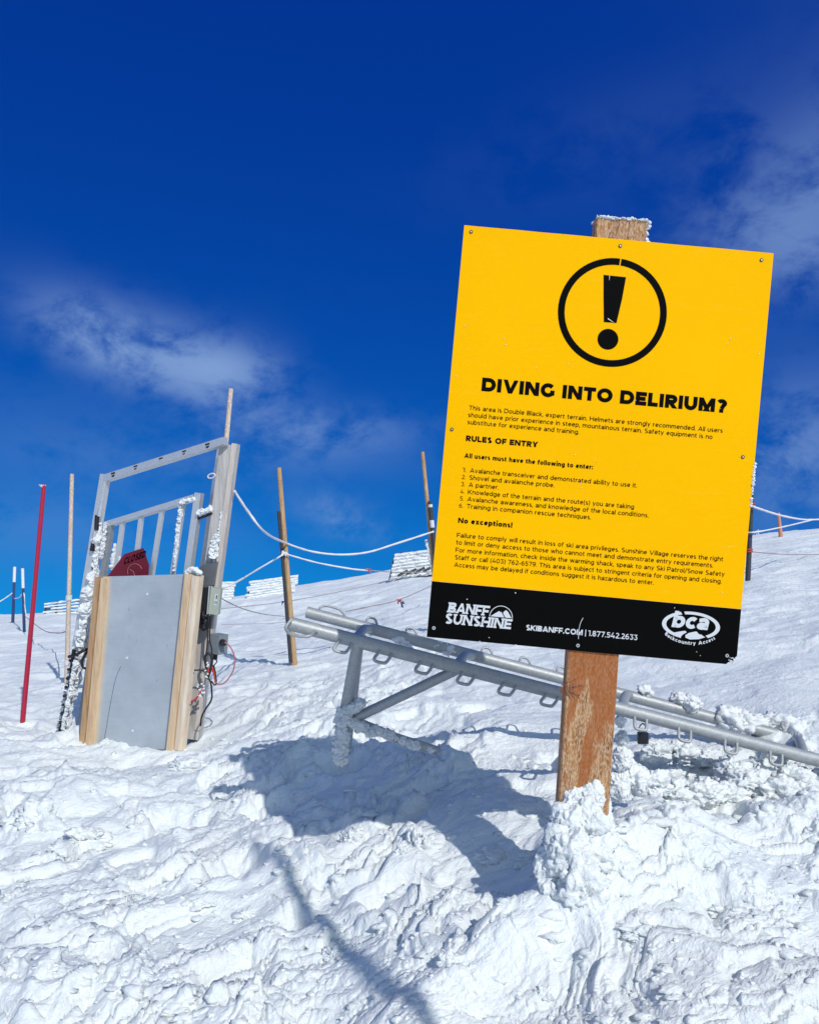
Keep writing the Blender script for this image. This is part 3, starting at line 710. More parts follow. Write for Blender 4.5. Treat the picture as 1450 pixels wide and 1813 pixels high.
# circled exclamation mark
mb = MB(); C0 = (275, 130.5); n = 72; gapa = 86.2
ang = [math.radians(gapa + .7 + (360-1.4)*i/n) for i in range(n+1)]
for i in range(n):
    mb.add([sp(C0[0]+r*math.cos(a), C0[1]-r*math.sin(a), .0006) for r, a in ((96.5, ang[i]), (96.5, ang[i+1]), (84.5, ang[i+1]), (84.5, ang[i]))], [[0, 1, 2, 3]])
mb.build('warning_ring', BK, bo)
mb = MB(); mb.add([sp(a, b, .0006) for a, b in ((253.5, 65.5), (293.5, 66), (290, 105), (284, 148.5), (261.5, 148.8), (257, 105))], [[5, 4, 3, 2, 1, 0]])
mb.build('exclamation_bar', BK, bo)
mb = MB(); mb.add([sp(271.5+18.5*math.cos(a), 178.5-18.5*math.sin(a), .0006) for a in np.linspace(0, 2*PI, 40)[:-1]], [list(range(39))]); mb.build('exclamation_dot', BK, bo)
for (s0_, t0_, s1_, t1_, ww) in ((268, 142, 279, 148, .9), (264, 66, 264.5, 74, .6)):
    d_ = Vector((s1_-s0_, t1_-t0_)).normalized(); nn = Vector((-d_.y, d_.x))*ww
    mb = MB(); mb.add([sp(s0_+nn.x, t0_+nn.y, .0009), sp(s1_+nn.x*.3, t1_+nn.y*.3, .0009), sp(s1_-nn.x*.3, t1_-nn.y*.3, .0009), sp(s0_-nn.x, t0_-nn.y, .0009)], [[0, 1, 2, 3]]); mb.build('scratch', M['white_print'], bo)
# footer print
put_text('logo_word', 'BANFF', 32.5, 105, 686.0, 17.8, .225, WH, band, .05, True, .12)
put_text('logo_word', 'SUNSHINE', 28.5, 146.5, 706, 18.0, .225, WH, band, .10, True, .12)
mb = MB()
for i in range(30):
    a0, a1 = PI*i/30, PI*(i+1)/30
    mb.add([sp(127.5+r*math.cos(a), 686.6-r*1.0*math.sin(a), .0006) for r, a in ((20.8, a0), (20.8, a1), (19.6, a1), (19.6, a0))], [[0, 1, 2, 3]])
mb.add([sp(a, b, .0006) for a, b in ((108.5, 686.2), (120, 678), (123.5, 675.5), (125, 677.5), (127, 676.5), (129, 679.5), (133.5, 686.2))], [list(range(7))[::-1]])
mb.add([sp(a, b, .0006) for a, b in ((135.3, 686.2), (130.5, 678.5), (133, 674.5), (135.5, 673), (139, 675.5), (146.2, 686.2))], [list(range(6))[::-1]])
mb.build('logo_mountain', WH, band)
put_text('web_address', 'SKIBANFF.COM', 173.4, 274, 705, 9.6, .23, WH, band, .10)
put_text('divider_bar', '|', 278.6, 280, 705, 10, .23, WH, band)
put_text('phone_number', '1.877.542.2633', 284, 371.4, 705, 9.6, .17, WH, band, .12)
# oval club logo
mb = MB(); EC = (463.9, 670.5)
def ell(a, rx, ry): return (EC[0]+rx*math.cos(a), EC[1]-ry*math.sin(a))
segs = [(math.radians(-52), math.radians(106)), (math.radians(113), math.radians(247))]
for a0, a1 in segs:
    for i in range(40):
        b0, b1 = a0+(a1-a0)*i/40, a0+(a1-a0)*(i+1)/40
        mb.add([sp(*ell(b0, 51.5, 24.6), .0006), sp(*ell(b1, 51.5, 24.6), .0006), sp(*ell(b1, 44, 19.6), .0006), sp(*ell(b0, 44, 19.6), .0006)], [[0, 1, 2, 3]])
mb.build('logo_ring', WH, band)
mb = MB()
mb.add([sp(EC[0]+a, EC[1]+b, .0007) for a, b in ((-31, 15.5), (-14, 11.0), (-9, 10.2), (-6.5, 12.5), (-13, 17), (-16, 21.0), (-16, 23.6), (-24, 21.5))], [list(range(8))[::-1]])
mb.add([sp(EC[0]+a, EC[1]+b, .0007) for a, b in ((-8, 22), (-8.5, 18), (-3, 13.5), (8, 10.0), (11, 9.8), (16, 14.5), (19, 14), (24, 17), (27, 18.4), (16, 22.8), (0, 24.7))], [list(range(11))[::-1]])
mb.build('logo_mountain', WH, band)
put_text('logo_word', 'bca', EC[0]-34.5, EC[0]+29.5, EC[1]+5.5, 27.5*1.02, .245, WH, band, .05, False, .16)
gl, W = text_polys('Backcountry Access', .22, .17); mb = MB()
for i, G in enumerate(gl):
    for j, p in enumerate(G):
        q = []
        for a, b in p:
            x_ = (a/W-.5); al = math.radians(-90) + x_*math.radians(108); rr = 1.0
            bx, by = ell(al, 55.5, 34.0); nx, ny = math.cos(al)*.35, -math.sin(al); L_ = math.hypot(nx, ny)
            q.append((bx - nx/L_*b*6.2, by - ny/L_*b*6.2))
        mb.add([sp(a, b, .0006+.00004*(j % 6)) for a, b in q], [list(range(len(q)))[::-1]])
mb.build('logo_word', WH, band)
# screws and chips
for k_, (px, py) in enumerate([(834, 410), (1098, 435), (1348, 460), (800, 760), (1315, 809), (768, 1112), (1023, 1143), (1287, 1161)]):
    mb = MB(); dx, dy = px-822, py-398; s_, t_ = dx*.9959+dy*.0906, -dx*.0906+dy*.9959
    ctr = sp(s_, t_, .0008); n = 14
    ringp = [ctr + (S_X*math.cos(a) + S_Y*math.sin(a))*(3.1*KPX) for a in np.linspace(0, 2*PI, n+1)[:-1]]
    mb.prism(ringp, -FWD*.0012)
    o = mb.build('screw', M['dark'] if k_ < 5 else M['alu'], sign)
    m2 = MB(); m2.prism([ctr - FWD*.0013 + (S_X*math.cos(a) + S_Y*math.sin(a))*(1.5*KPX) for a in np.linspace(0, 2*PI, 7)[:-1]], -FWD*.0008); m2.build('screw_socket', M['alu'] if k_ < 5 else M['dark'], o)
mb = MB()
for (s_, t_, r_) in ((65, 660, 1.6), (149, 641, 1.8), (432, 642, 1.6), (110, 724, 1.5), (478, 716, 1.2), (485, 722, 1.2), (17, 178, 1.6), (88, 193, 1.3), (92, 205, 1.6), (487, 158, 1.6), (483, 168, 1.2), (150, 240, 1.3), (205, 228, 1.4), (10, 268, 1.4), (232, 388, 1.6), (268, 400, 1.2), (246, 437, 1.5), (249, 445, 1.4), (80, 345, 1.3), (540, 180, 1.5), (300, 560, 1.2), (513, 607, 1.4), (523, 713, 0.1), (330, 282, 1.4)):
    lump(mb, sp(s_, t_, .001), (r_*KPX*.6, r_*KPX*.4, r_*KPX*.6), 2, int(s_), .4, 2.)
mb.build('ice_speck', M['rime'], bo)['kind'] = 'stuff'
mb = MB(); rgi = random.Random(8)
for i in range(46):
    t_ = 372 + 78*rgi.random()**1.0; lump(mb, sp(550.5+rgi.uniform(-1, 2.2)*(1-abs(t_-410)/60), t_, -.001), (2.6*KPX*rgi.uniform(.5, 1.1),)*3, 2, i, .5, 2.)
for i in range(14): lump(mb, sp(WS-14+13*rgi.random(), HS-2-10*rgi.random(), -.002), (1.8*KPX,)*3, 2, i, .5, 2.)
mb.build('edge_ice', M['rime'], bo)['kind'] = 'stuff'
mb = MB(); wp = spline([sp(272, 674, .003), sp(268, 684, .004), sp(266.5, 697, .003), sp(267, 712, .004)], 5); mb.tube(wp, .0010, 6); mb.build('wire', M['white_print'], sign)
# post
PW = .150
PT = .055
pb = at(1024, 1520, D_S+.006+PT/2); ptop = at(1097, 392, D_S+.006+PT/2)
mb = MB(); mb.box(pb, ptop, PW, PT, RIGHT, bev=.004)
post = mb.build('timber_post', M['cedar'], sign)
# carved knot scar on the post face
mb = MB()
pdir = (ptop-pb).normalized(); prt = (RIGHT - pdir*RIGHT.dot(pdir)).normalized()
pc = at(1003, 1218, D_S+.006)
for i in range(24):
    a = math.radians(20-5*i+rgi.uniform(-5, 5)); L_ = rgi.uniform(.02, .065); st = pc + prt*rgi.uniform(-.016, -.006) + pdir*rgi.uniform(-.004, .012)
    e_ = st + (prt*math.cos(a) + pdir*math.sin(a)*.9)*L_; md = st.lerp(e_, .5) - FWD*.0012
    mb.tube([st, md, e_], [.0008, .0017, .0005], 6)
mb.build('knot_scar', mat_wood('scar_wood', (.08, .02, .008), (.30, .13, .07), (.50, .33, .24), 120, 0), post)
mb = MB(); tl = ptop
for i in range(130):
    u_ = rgi.uniform(-.5, .5); dd_ = rgi.choice([-.5, .5, rgi.uniform(-.5, .5)])
    lump(mb, ptop + prt*PW*u_ - FWD*PT*dd_ + pdir*rgi.uniform(-.003, .002), (rgi.uniform(.003, .007), .005, rgi.uniform(.0015, .004)), 2, i, .8, 2.6)
for i in range(46):
    lump(mb, ptop + prt*(PW*.5+rgi.uniform(-.002, .012)) + FWD*rgi.uniform(-.02, .04) - pdir*rgi.uniform(0, .075)*1.0, (rgi.uniform(.004, .009),)*3, 2, 80+i, .6, 2.2)
mb.build('rime_cap', M['rime'], post)

# snow frozen in a pillar against the post
mb = MB(); rgp = random.Random(12)
for (px, py, D, r) in [(1000, 1425, 2.42, .030), (1020, 1412, 2.40, .030), (1046, 1405, 2.40, .036), (1062, 1425, 2.42, .030), (1010, 1450, 2.37, .045), (1040, 1450, 2.36, .05), (985, 1480, 2.40, .035), (1065, 1470, 2.40, .04), (1010, 1500, 2.34, .06), (1050, 1510, 2.34, .06), (980, 1530, 2.36, .045), (1030, 1560, 2.30, .075), (985, 1580, 2.32, .05), (1070, 1570, 2.36, .06), (1030, 1610, 2.32, .075), (1075, 1600, 2.40, .08), (1110, 1540, 2.50, .07), (1140, 1600, 2.42, .07),
                      (1102, 1300, 2.72, .020), (1100, 1340, 2.70, .035), (1095, 1380, 2.70, .04), (1125, 1370, 2.72, .04), (1098, 1270, 2.75, .016)]:
    lump(mb, at(px, py+8, D+.02), (r*1.05, r*.95, r*1.25), 5, px % 97, .32, 1.25)
o = mb.build('snow_pillar', M['snow']); o['kind'] = 'stuff'; o['label'] = 'lumpy snow frozen against the foot of the sign post'

# wind-carved snow chunks standing on the slope
mb = MB()
for (px, py, r, fx, fz) in [(735, 1480, .035, .7, 1.5), (752, 1492, .03, .8, 1.1), (715, 1500, .03, .8, .9), (625, 1475, .035, 1.1, .8), (505, 1500, .035, 1, .6), (520, 1530, .045, 1, .6), (1385, 1350, .06, 1.2, .9), (1290, 1385, .05, 1.1, .8), (1200, 1365, .045, 1.2, .7), (1340, 1395, .06, 1.1, .8), (1430, 1380, .07, 1, .9), (330, 1345, .05, 1.3, .5), (70, 1440, .08, 1.1, .7), (150, 1470, .06, 1.1, .6), (300, 1780, .04, 1.3, .5), (590, 1685, .035, .9, .9), (345, 1590, .03, 1.6, .5), (440, 1615, .03, .9, .8), (1235, 1240, .0, 1, 1),
                        (880, 1505, .04, 1.3, .6), (940, 1515, .035, 1.2, .7), (790, 1690, .04, .8, .8), (960, 1750, .03, .9, .7), (1140, 1640, .04, 1.5, .5), (1280, 1600, .04, 1.4, .5), (820, 1580, .05, 1.2, .5)]:
    if r <= 0: continue
    g, D = ground_at(px, py+8); s_ = D/2.6*1.0
    lump(mb, g - Vector((0, 0, r*.25*s_)), (r*fx*s_, r*s_*.8, r*fz*s_), 5, px % 89, .5, 1.6)
o = mb.build('snow_chunks', M['snow']); o['kind'] = 'stuff'; o['label'] = 'wind-carved snow chunks scattered on the slope'
rgc = random.Random(44); mb = MB()
for i in range(1300):
    px = rgc.uniform(0, 1450); py = rgc.uniform(1290, 1813)**1; g, D = ground_at(px, py)
    r = rgc.uniform(.003, .008)*(1+rgc.random()**5*2.2)
    lump(mb, g + Vector((0, 0, r*.1)), (r*rgc.uniform(.8, 1.8), r, r*rgc.uniform(.4, .9)), 2, i, .5, 1.7)
o = mb.build('snow_crumbs', M['snow']); o['kind'] = 'stuff'; o['label'] = 'small crumbs of broken crust on the foreground snow'

# ------------------------------------------------------------------ ski rack
D_F0, D_F1 = 3.10, 3.25; D_B = 3.74
def rf(px, dy=0, dD=0):          # point on front rail axis
    t = (px-512)/(1450-512); return at(px, 1104+.259*(px-512)+dy, D_F0+(D_F1-D_F0)*t+dD)
def rb(px, dy=0, dD=0): return at(px, 1084+.2605*(px-543)+dy, D_B+dD)
g0, _ = ground_at(604, 1345)
rack = thing('ski_rack', g0, 'galvanised pipe ski rack with wire hoops, buried in drifts at its right end', 'ski rack')
for f_, a_, b_, r_ in ((rf, 512, 1640, .0262), (rb, 543, 1660, .0262)):
    mb = MB(); mb.tube([f_(a_), f_(a_+2), f_(b_)], r_, 20); rail = mb.build('rail', M['galv'], rack)
    m2 = MB(); e = f_(a_); dr = (f_(a_)-f_(b_)).normalized(); m2.tube([e+dr*.0005, e+dr*.001], r_*.86, 18); m2.build('pipe_mouth', M['dark_pole'], rail)
def hoop_front(px, long=False):
    mb = MB(); dl, dh = 11, 19
    if long:
        A = rf(516, -8, -.03); B = rf(554, 12, -.03); P = [A, at(506, 1112, 3.04), at(517, 1124, 3.0), at(545, 1127, 2.99), at(556, 1119, 3.03), rf(560, 4, -.03)]
    else:
        vert = px > 1080; k_ = 0 if vert else -1
        A = rf(px-10.5, 6, -.022); B = rf(px+10.5, 6, -.022)
        P = [A + UP*.012 + FWD*.01, A, rf(px-10.5+k_*10, 21, -.05), rf(px-7.5+k_*12, 27, -.055), rf(px+5.5+k_*11, 27, -.055), rf(px+10+k_*9, 23, -.05), B, B + UP*.012 + FWD*.01]
    mb.tube(spline(P, 6), .0062, 8); return mb.build('ski_hoop', M['galv'], rack)
hoop_front(0, True)
for px in (613, 684, 757, 831, 904, 979, 1056, 1134, 1212, 1294, 1374): hoop_front(px)
def hoop_back(px, w=10, h=17):
    mb = MB(); P = [rb(px-w, -6, .02), rb(px-w+1, -h+4, .045), rb(px-w*.5, -h-2, .055), rb(px+w*.5, -h-2, .055), rb(px+w-1, -h+5, .045), rb(px+w, -4, .02)]
    mb.tube(spline(P, 6), .0055, 8); mb.build('ski_hoop', M['galv'], rack)
hoop_back(588, 22, 18)
for px in (658, 728, 862, 929, 995, 1070, 1145, 1215): hoop_back(px)
mb = MB(); mb.tube(spline([at(1388, 1292, 3.72), at(1384, 1283, 3.74), at(1394, 1283, 3.78), at(1452, 1298, 3.8), at(1462, 1306, 3.76)], 5), .008, 8); mb.build('ski_hoop', M['galv'], rack)
for (x0, x1, cur) in ((628, 657, 0), (806, 838, 0), (1100, 1114, 3), (1424, 1408, 3)):
    mb = MB(); a = rf(x0, 0); b = rb(x1, 0); m_ = a.lerp(b, .5) + UP*(.02+cur*.0022)
    mb.tube(spline([a, a.lerp(m_, .5)+UP*cur*.0012, m_, b.lerp(m_, .5)+UP*cur*.0008, b], 5), .0195, 14); mb.build('cross_pipe', M['galv'], rack)
mb = MB(); mb.tube([rf(634, 4), at(611, 1264, 3.16), at(603, 1350, 3.2)], .0235, 16); mb.build('leg', M['galv'], rack)
mb = MB(); mb.tube([at(640, 1108, 3.72), at(622, 1262, 3.62), at(612, 1335, 3.6)], .02, 12); mb.build('leg', M['galv'], rack)
mb = MB(); mb.tube([rf(812, 3, .01), at(618, 1277, 3.17)], .0195, 16); mb.build('brace', M['galv'], rack)
mb = MB(); mb.tube([at(606, 1268, 3.18), at(700, 1306, 3.22), at(775, 1330, 3.26)], .018, 12); mb.build('foot_rail', M['galv'], rack)
mb = MB(); rgr = random.Random(5)
def pile(pts, r, n, mb, sub=3, seed=0, amp=.42):
    for i in range(n):
        t = rgr.random()*(len(pts)-1); k = min(int(t), len(pts)-2); a = Vector(pts[k]); b = Vector(pts[k+1]); p = a.lerp(b, t-k)
        rr = r*rgr.uniform(.6, 1.15); lump(mb, p + Vector((rgr.uniform(-.4, .4), rgr.uniform(-.4, .3), rgr.uniform(-.3, .3)))*r, (rr, rr, rr*.85), sub, seed+i, amp, 2.1)
pile([at(608, 1258, 3.14), at(606, 1290, 3.14), at(602, 1345, 3.16)], .021, 60, mb, 3, 11, .7)
pile([at(612, 1262, 3.14), at(640, 1246, 3.14)], .018, 22, mb, 3, 41, .7)
pile([at(615, 1275, 3.14), at(650, 1292, 3.16), at(695, 1303, 3.2)], .018, 42, mb, 3, 61, .7)
pile([at(700, 1308, 3.2), at(760, 1330, 3.24)], .015, 16, mb, 3, 81, .7)
mb.build('snow_crust', M['rime'], rack)
for pts, r, n, sd in (([rb(703, -2), rb(716, 8)], .026, 7, 5), ([rb(770, 0), rb(800, 2)], .026, 9, 6), ([rf(716, -16, .2), rf(725, -12, .2)], .012, 3, 7), ([rb(1150, -14), rb(1143, -18)], .024, 4, 8), ([rb(1205, -16), rb(1228, -12)], .046, 5, 9), ([rb(1280, -12), rb(1310, 0), rb(1296, 14)], .055, 11, 10), ([rb(1330, -12, .1), rb(1400, -16, .1), rb(1440, -10, .1)], .06, 12, 13)):
    mb = MB(); pile(pts, r, n, mb, 4 if r > .04 else 3, sd*17); mb.build('snow_clump', M['rime'], rack)
# drifts frozen under the rails at the buried end
mb = MB()
for (px, py, D, r) in [(1165, 1318, 3.45, .05), (1210, 1322, 3.45, .05), (1250, 1330, 3.42, .045), (1300, 1350, 3.2, .045), (1325, 1372, 3.15, .06), (1350, 1352, 3.25, .04), (1375, 1390, 3.12, .08), (1400, 1365, 3.2, .06), (1430, 1400, 3.15, .08), (1290, 1395, 3.05, .05), (1245, 1392, 3.0, .055), (1200, 1390, 3.0, .05), (1155, 1375, 2.95, .05), (1330, 1430, 3.0, .06), (1440, 1440, 3.0, .07)]:
    lump(mb, at(px, py+14, D), (r*1.3, r, r*.85), 5, px % 83, .40, 1.5)
o = mb.build('snow_drift', M['snow']); o['kind'] = 'stuff'; o['label'] = 'rime-crusted drift banked under the buried end of the ski rack'
# padlock hanging from a hoop
pl = at(1138, 1307, 3.19); lock = thing('padlock', pl - UP*.02, 'small black padlock hanging from a wire hoop of the ski rack', 'padlock')
mb = MB(); mb.box(pl - UP*.021, pl + UP*.021, .040, .022, RIGHT, bev=.003); mb.build('lock_body', M['dark'], lock)
mb = MB(); mb.tube(spline([pl+RIGHT*-.013+UP*.02, pl+RIGHT*-.013+UP*.042, pl+UP*.056, pl+RIGHT*.013+UP*.042, pl+RIGHT*.013+UP*.02], 5), .003, 8); mb.build('shackle', M['steel'], lock)

# ------------------------------------------------------------------ the gate
gg, _ = ground_at(235, 1335, 4.0)
D_P = 5.6
gate = thing('avalanche_gate', at(235, 1340, D_P), 'aluminium gate frame on a weathered timber post with a grey panel below', 'gate')
GS = Vector((math.cos(math.radians(20)), -math.sin(math.radians(20)), 0))     # runs along the gate, left to right
def gD(px, lo=5.98, hi=5.52): return lo + (hi-lo)*(px-150)/250
def gp(px, py, d=0): return at(px, py, gD(px)+d)
def beam(name, p0, p1, w, h, mat, parent=gate, side=GS, bev=.0, label=None):
    mb = MB(); mb.box(p0, p1, w, h, side, bev=bev); return mb.build(name, mat, parent, label)
lp = beam('frame_post', gp(187, 840), gp(112, 1300), .058, .058, M['alu'], bev=.004)
tb = beam('frame_top_bar', gp(188, 847), gp(399, 781), .052, .060, M['alu'], side=Vector((0, 0, 1)), bev=.004)
for px in (201, 241, 286, 327, 368):
    mb = MB(); c = gp(px, 833-.308*(px-201)+7, -.035); mb.box(c-GS*.016+UP*.006, c+GS*.016+UP*.012, .010, .014, UP); mb.box(c-UP*.014-GS*.010, c-UP*.006+GS*.012, .012, .014, UP); mb.build('clip', M['dark'], tb)
rp = beam('frame_post', gp(395, 776, .17), gp(340, 1150, .17), .048, .048, M['alu'], bev=.004)
WSD = Vector((math.cos(math.radians(2)), -math.sin(math.radians(2)), 0))
wpost = beam('timber_post', at(406.5, 788, 5.62), at(341, 1305, 5.62), .108, .118, M['greywood'], side=WSD, bev=.004)
mb = MB(); a = at(409, 790, 5.62)
beam('lit_post_side', at(418, 786, 5.60), at(352, 1290, 5.60), .034, .10, mat_wood('lit_weathered_wood', (.46, .40, .35), (.58, .52, .47), (.70, .66, .62), 50), side=WSD)  # sunlit right side of the post: the light is put into a paler wood
# inner leaf
leaf_top = beam('leaf_top_rail', gp(186, 930), gp(346, 881), .042, .052, M['alu'], side=Vector((0, 0, 1)), bev=.003)
beam('leaf_stile', gp(353, 873), gp(328, 1055), .05, .05, M['alu'], bev=.003)
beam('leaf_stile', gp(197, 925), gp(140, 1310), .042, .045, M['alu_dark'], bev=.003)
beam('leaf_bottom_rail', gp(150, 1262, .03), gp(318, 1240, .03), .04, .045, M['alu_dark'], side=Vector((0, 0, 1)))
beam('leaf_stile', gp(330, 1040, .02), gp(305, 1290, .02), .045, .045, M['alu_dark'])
for (x0, y0, x1, y1) in ((218, 921, 205, 1016), (251, 911, 239, 1010), (288, 899, 268, 1024), (325, 889, 305, 1022)):
    k_ = 2.2; beam('baluster', gp(x0, y0), gp(x0+(x1-x0)*k_, y0+(y1-y0)*k_, .01), .030, .032, M['alu'], bev=.003)
rime_strip([gp(212, 985), gp(208, 1012)], lambda t: .010, 20, 'rime', leaf_top, Vector((-1, 0, 0)), seed=3)
rime_strip([gp(205, 962), gp(200, 1010)], lambda t: .008+.010*t, 26, 'rime', leaf_top, Vector((-1, 0, 0)), seed=4)
rime_strip([gp(323, 892, -.02), gp(316, 945, -.02), gp(309, 1012, -.02)], lambda t: .017-.008*t, 60, 'rime', leaf_top, Vector((-.5, -.3, 0)), seed=5)
rime_strip([gp(318, 892, -.03), gp(346, 884, -.03)], lambda t: .015, 22, 'rime', leaf_top, Vector((0, -.5, .2)), seed=6)
# latch bracket
mb = MB(); mb.box(gp(350, 918), gp(376, 908), .02, .03, UP); latch = mb.build('latch', M['dark'], gate)
rime_strip([gp(352, 912, -.02), gp(376, 903, -.02)], lambda t: .018, 22, 'rime', latch, Vector((0, -.3, .6)), seed=9)
rime_strip([at(384, 945, 5.52), at(377, 990, 5.52)], lambda t: .022+.006*t, 40, 'rime', wpost, Vector((0, -.4, 0)), seed=10)
rime_strip([at(394, 905, 5.56), at(380, 1000, 5.56)], lambda t: .008, 30, 'rime', wpost, Vector((-1, -.4, 0)), seed=11)
# the hinge side, heavily rimed
rime_strip([gp(183, 925), gp(174, 985), gp(168, 1030), gp(158, 1090)], lambda t: .028+.014*t, 150, 'rime', lp, Vector((-.6, -.3, 0)), sub=2, seed=21, amp=.55)
rime_strip([gp(158, 1085), gp(142, 1180), gp(124, 1250), gp(118, 1300)], lambda t: .040-.018*t+.012*abs(math.sin(t*9)), 150, 'rime', lp, Vector((-.5, -.3, 0)), sub=2, seed=22, amp=.55)
rime_strip([gp(186, 925, -.04), gp(178, 990, -.04)], lambda t: .014, 30, 'rime', lp, Vector((.6, -.3, 0)), seed=23)
for (a_, b_) in (((172, 912), (171, 938)), ((169, 940), (166, 962)), ((178, 900), (176, 914))):
    mb = MB(); mb.tube([gp(*a_, -.05), gp(*b_, -.05)], .016, 12); mb.build('hinge_barrel', M['alu'] if a_[0] != 172 else M['dark'], lp)
mb = MB(); mb.tube([gp(166, 962, -.05), gp(163, 975, -.05)], .018, 10); mb.build('hinge_barrel', M['dark'], lp)
# toothed black strip and hoses along the hinge post
mb = MB(); rgt = random.Random(2)
for (x0, y0, x1, y1, w_) in ((131, 1150, 124, 1215, .020), (124, 1215, 112, 1270, .013), (112, 1270, 105, 1296, .010)):
    mb.box(gp(x0, y0, -.09), gp(x1, y1, -.09), w_, .02, GS)
for i in range(22):
    t = i/21; x_ = 134-29*t; y_ = 1148+148*t; mb.box(gp(x_-4+rgt.uniform(-2, 1), y_, -.10), gp(x_+8-4*t, y_-1, -.10), .004, .012, UP)
for i in range(9):
    t = i/8; lump(mb, gp(124-20*t, 1170+125*t, -.1), .011, 2, i, .3)
mb.build('toothed_strip', M['dark'], lp)
rime_strip([gp(134, 1165, -.10), gp(122, 1230, -.11), gp(110, 1292, -.11)], lambda t: .012+.006*math.sin(t*17)**2, 30, 'rime', lp, Vector((.4, -.2, 0)), seed=24)
mb = MB(); mb.tube(spline([gp(122, 1163, -.12), gp(134, 1160, -.14), gp(148, 1152, -.12), gp(160, 1148, -.06)], 6), .011, 8); mb.tube(spline([gp(157, 1152, -.10), gp(150, 1160, -.14), gp(145, 1172, -.14), gp(147, 1182, -.13), gp(154, 1184, -.12)], 6), .009, 8); mb.build('rubber_hose', M['dark'], gate)
# panel: plywood sheet between timber edges
PD = Vector((-math.sin(math.radians(20)), -math.cos(math.radians(20)), 0))    # panel normal, towards the viewer
def pD(px, py): return 5.66 - (px-165)*.00135
def pp(px, py, d=0): return at(px, py, pD(px, py)+d)
def plywood():
    m, t, b = newmat('painted_plywood'); g = N(t, 'ShaderNodeNewGeometry').outputs['Position']
    e0 = pp(186, 1022); e1 = pp(162, 1330); px_dir = (pp(330, 1175)-pp(175, 1175)).normalized()
    ed = (e1-e0).normalized(); nx = (px_dir - ed*px_dir.dot(ed)).normalized()
    dp = N(t, 'ShaderNodeVectorMath', operation='DOT_PRODUCT'); dp.inputs[1].default_value = nx; t.links.new(g, dp.inputs[0])
    d = math_node(t, 'SUBTRACT', dp.outputs['Value'], e0.dot(nx))
    mr = N(t, 'ShaderNodeMapRange', interpolation_type='SMOOTHSTEP'); setin(mr, From_Min=.02, From_Max=.085, To_Min=1, To_Max=0); t.links.new(math_node(t, 'ADD', d, math_node(t, 'MULTIPLY', mnoise(t, g, 12, 3), .02)), mr.inputs['Value'])
    n = mnoise(t, g, 9, 6, .7); n2 = mnoise(t, g, 16, 5, .65, 0, (.4, .4, 5)); sc = mnoise(t, g, 30, 2, .5, 1.2, (1, 1, .25))
    c = mixc(t, n, (.34, .385, .43), (.44, .485, .52)); c = mixc(t, .16, c, n2, 'SOFT_LIGHT'); c = mixc(t, .5, c, mnoise(t, g, 3.5, 5, .6), 'SOFT_LIGHT')
    sm = N(t, 'ShaderNodeMapRange'); setin(sm, From_Min=.70, From_Max=.75, To_Max=.5); t.links.new(sc, sm.inputs['Value']); c = mixc(t, sm.outputs[0], c, (.22, .25, .28))
    c = mixc(t, mr.outputs[0], c, (.66, .54, .36)); t.links.new(c, b.inputs['Base Color']); b.inputs['Roughness'].default_value = .55; bump(t, b, n2, .15, .002)
    return m
mb = MB(); mb.prism([pp(182, 1021), pp(336, 1016.5), pp(304, 1327), pp(162, 1330)], -PD*.018); sheet = mb.build('plywood_sheet', plywood(), gate)
mb = MB(); mb.tube(spline([pp(214, 1180, -.001), pp(204, 1205, -.001), pp(195, 1250, -.001), pp(185, 1308, -.001)], 6), .0016, 5); mb.build('crack', M['dark_pole'], sheet)
for (px, py) in ((261, 1052), (225, 1165), (235, 1294)):
    mb = MB(); c = pp(px, py, -.002); mb.prism([c + (RIGHT*math.cos(a)+UP*math.sin(a))*.009 for a in np.linspace(0, 2*PI, 11)[:-1]], -FWD*.002); mb.build('screw', M['white_print'], sheet)
mb = MB(); mb.prism([pp(162, 1318, -.003), pp(169, 1317, -.003), pp(168, 1326, -.003), pp(161, 1327, -.003)], -FWD*.001); mb.build('label_sticker', M['white_print'], sheet)
mb = MB(); mb.prism([pp(163, 1320, -.006), pp(167, 1319.5, -.006), pp(167, 1322, -.006), pp(163, 1322.5, -.006)], -FWD*.0008); mb.build('sticker_mark', M['dark'], sheet)
beam('edge_timber', pp(176, 1022, -.015), pp(147, 1332, -.015), .038, .05, mat_wood('aged_fir', (.34, .19, .09), (.52, .33, .18), (.62, .45, .28), 30), side=GS)
beam('edge_timber', pp(187, 1024, -.01), pp(158, 1331, -.01), .042, .045, M['fir'], side=GS)
beam('edge_timber', pp(337, 1016, -.02), pp(304, 1328, -.02), .052, .06, M['fir'], side=GS, bev=.003)
mb = MB(); mb.box(pp(350, 1019, .0), pp(319, 1326, .0), .062, .085, GS, bev=.016); rt = mb.build('edge_timber', M['fir_lit'], gate)  # right timber's sunlit side as its own beam, paler wood for the light
mb = MB()
for i in range(5): lump(mb, pp(332+i*5, 1014-3*math.sin(i/4*PI)*2, -.02), (.022, .025, .02), 3, i+3, .3)
mb.build('snow_cap', M['rime'], rt)
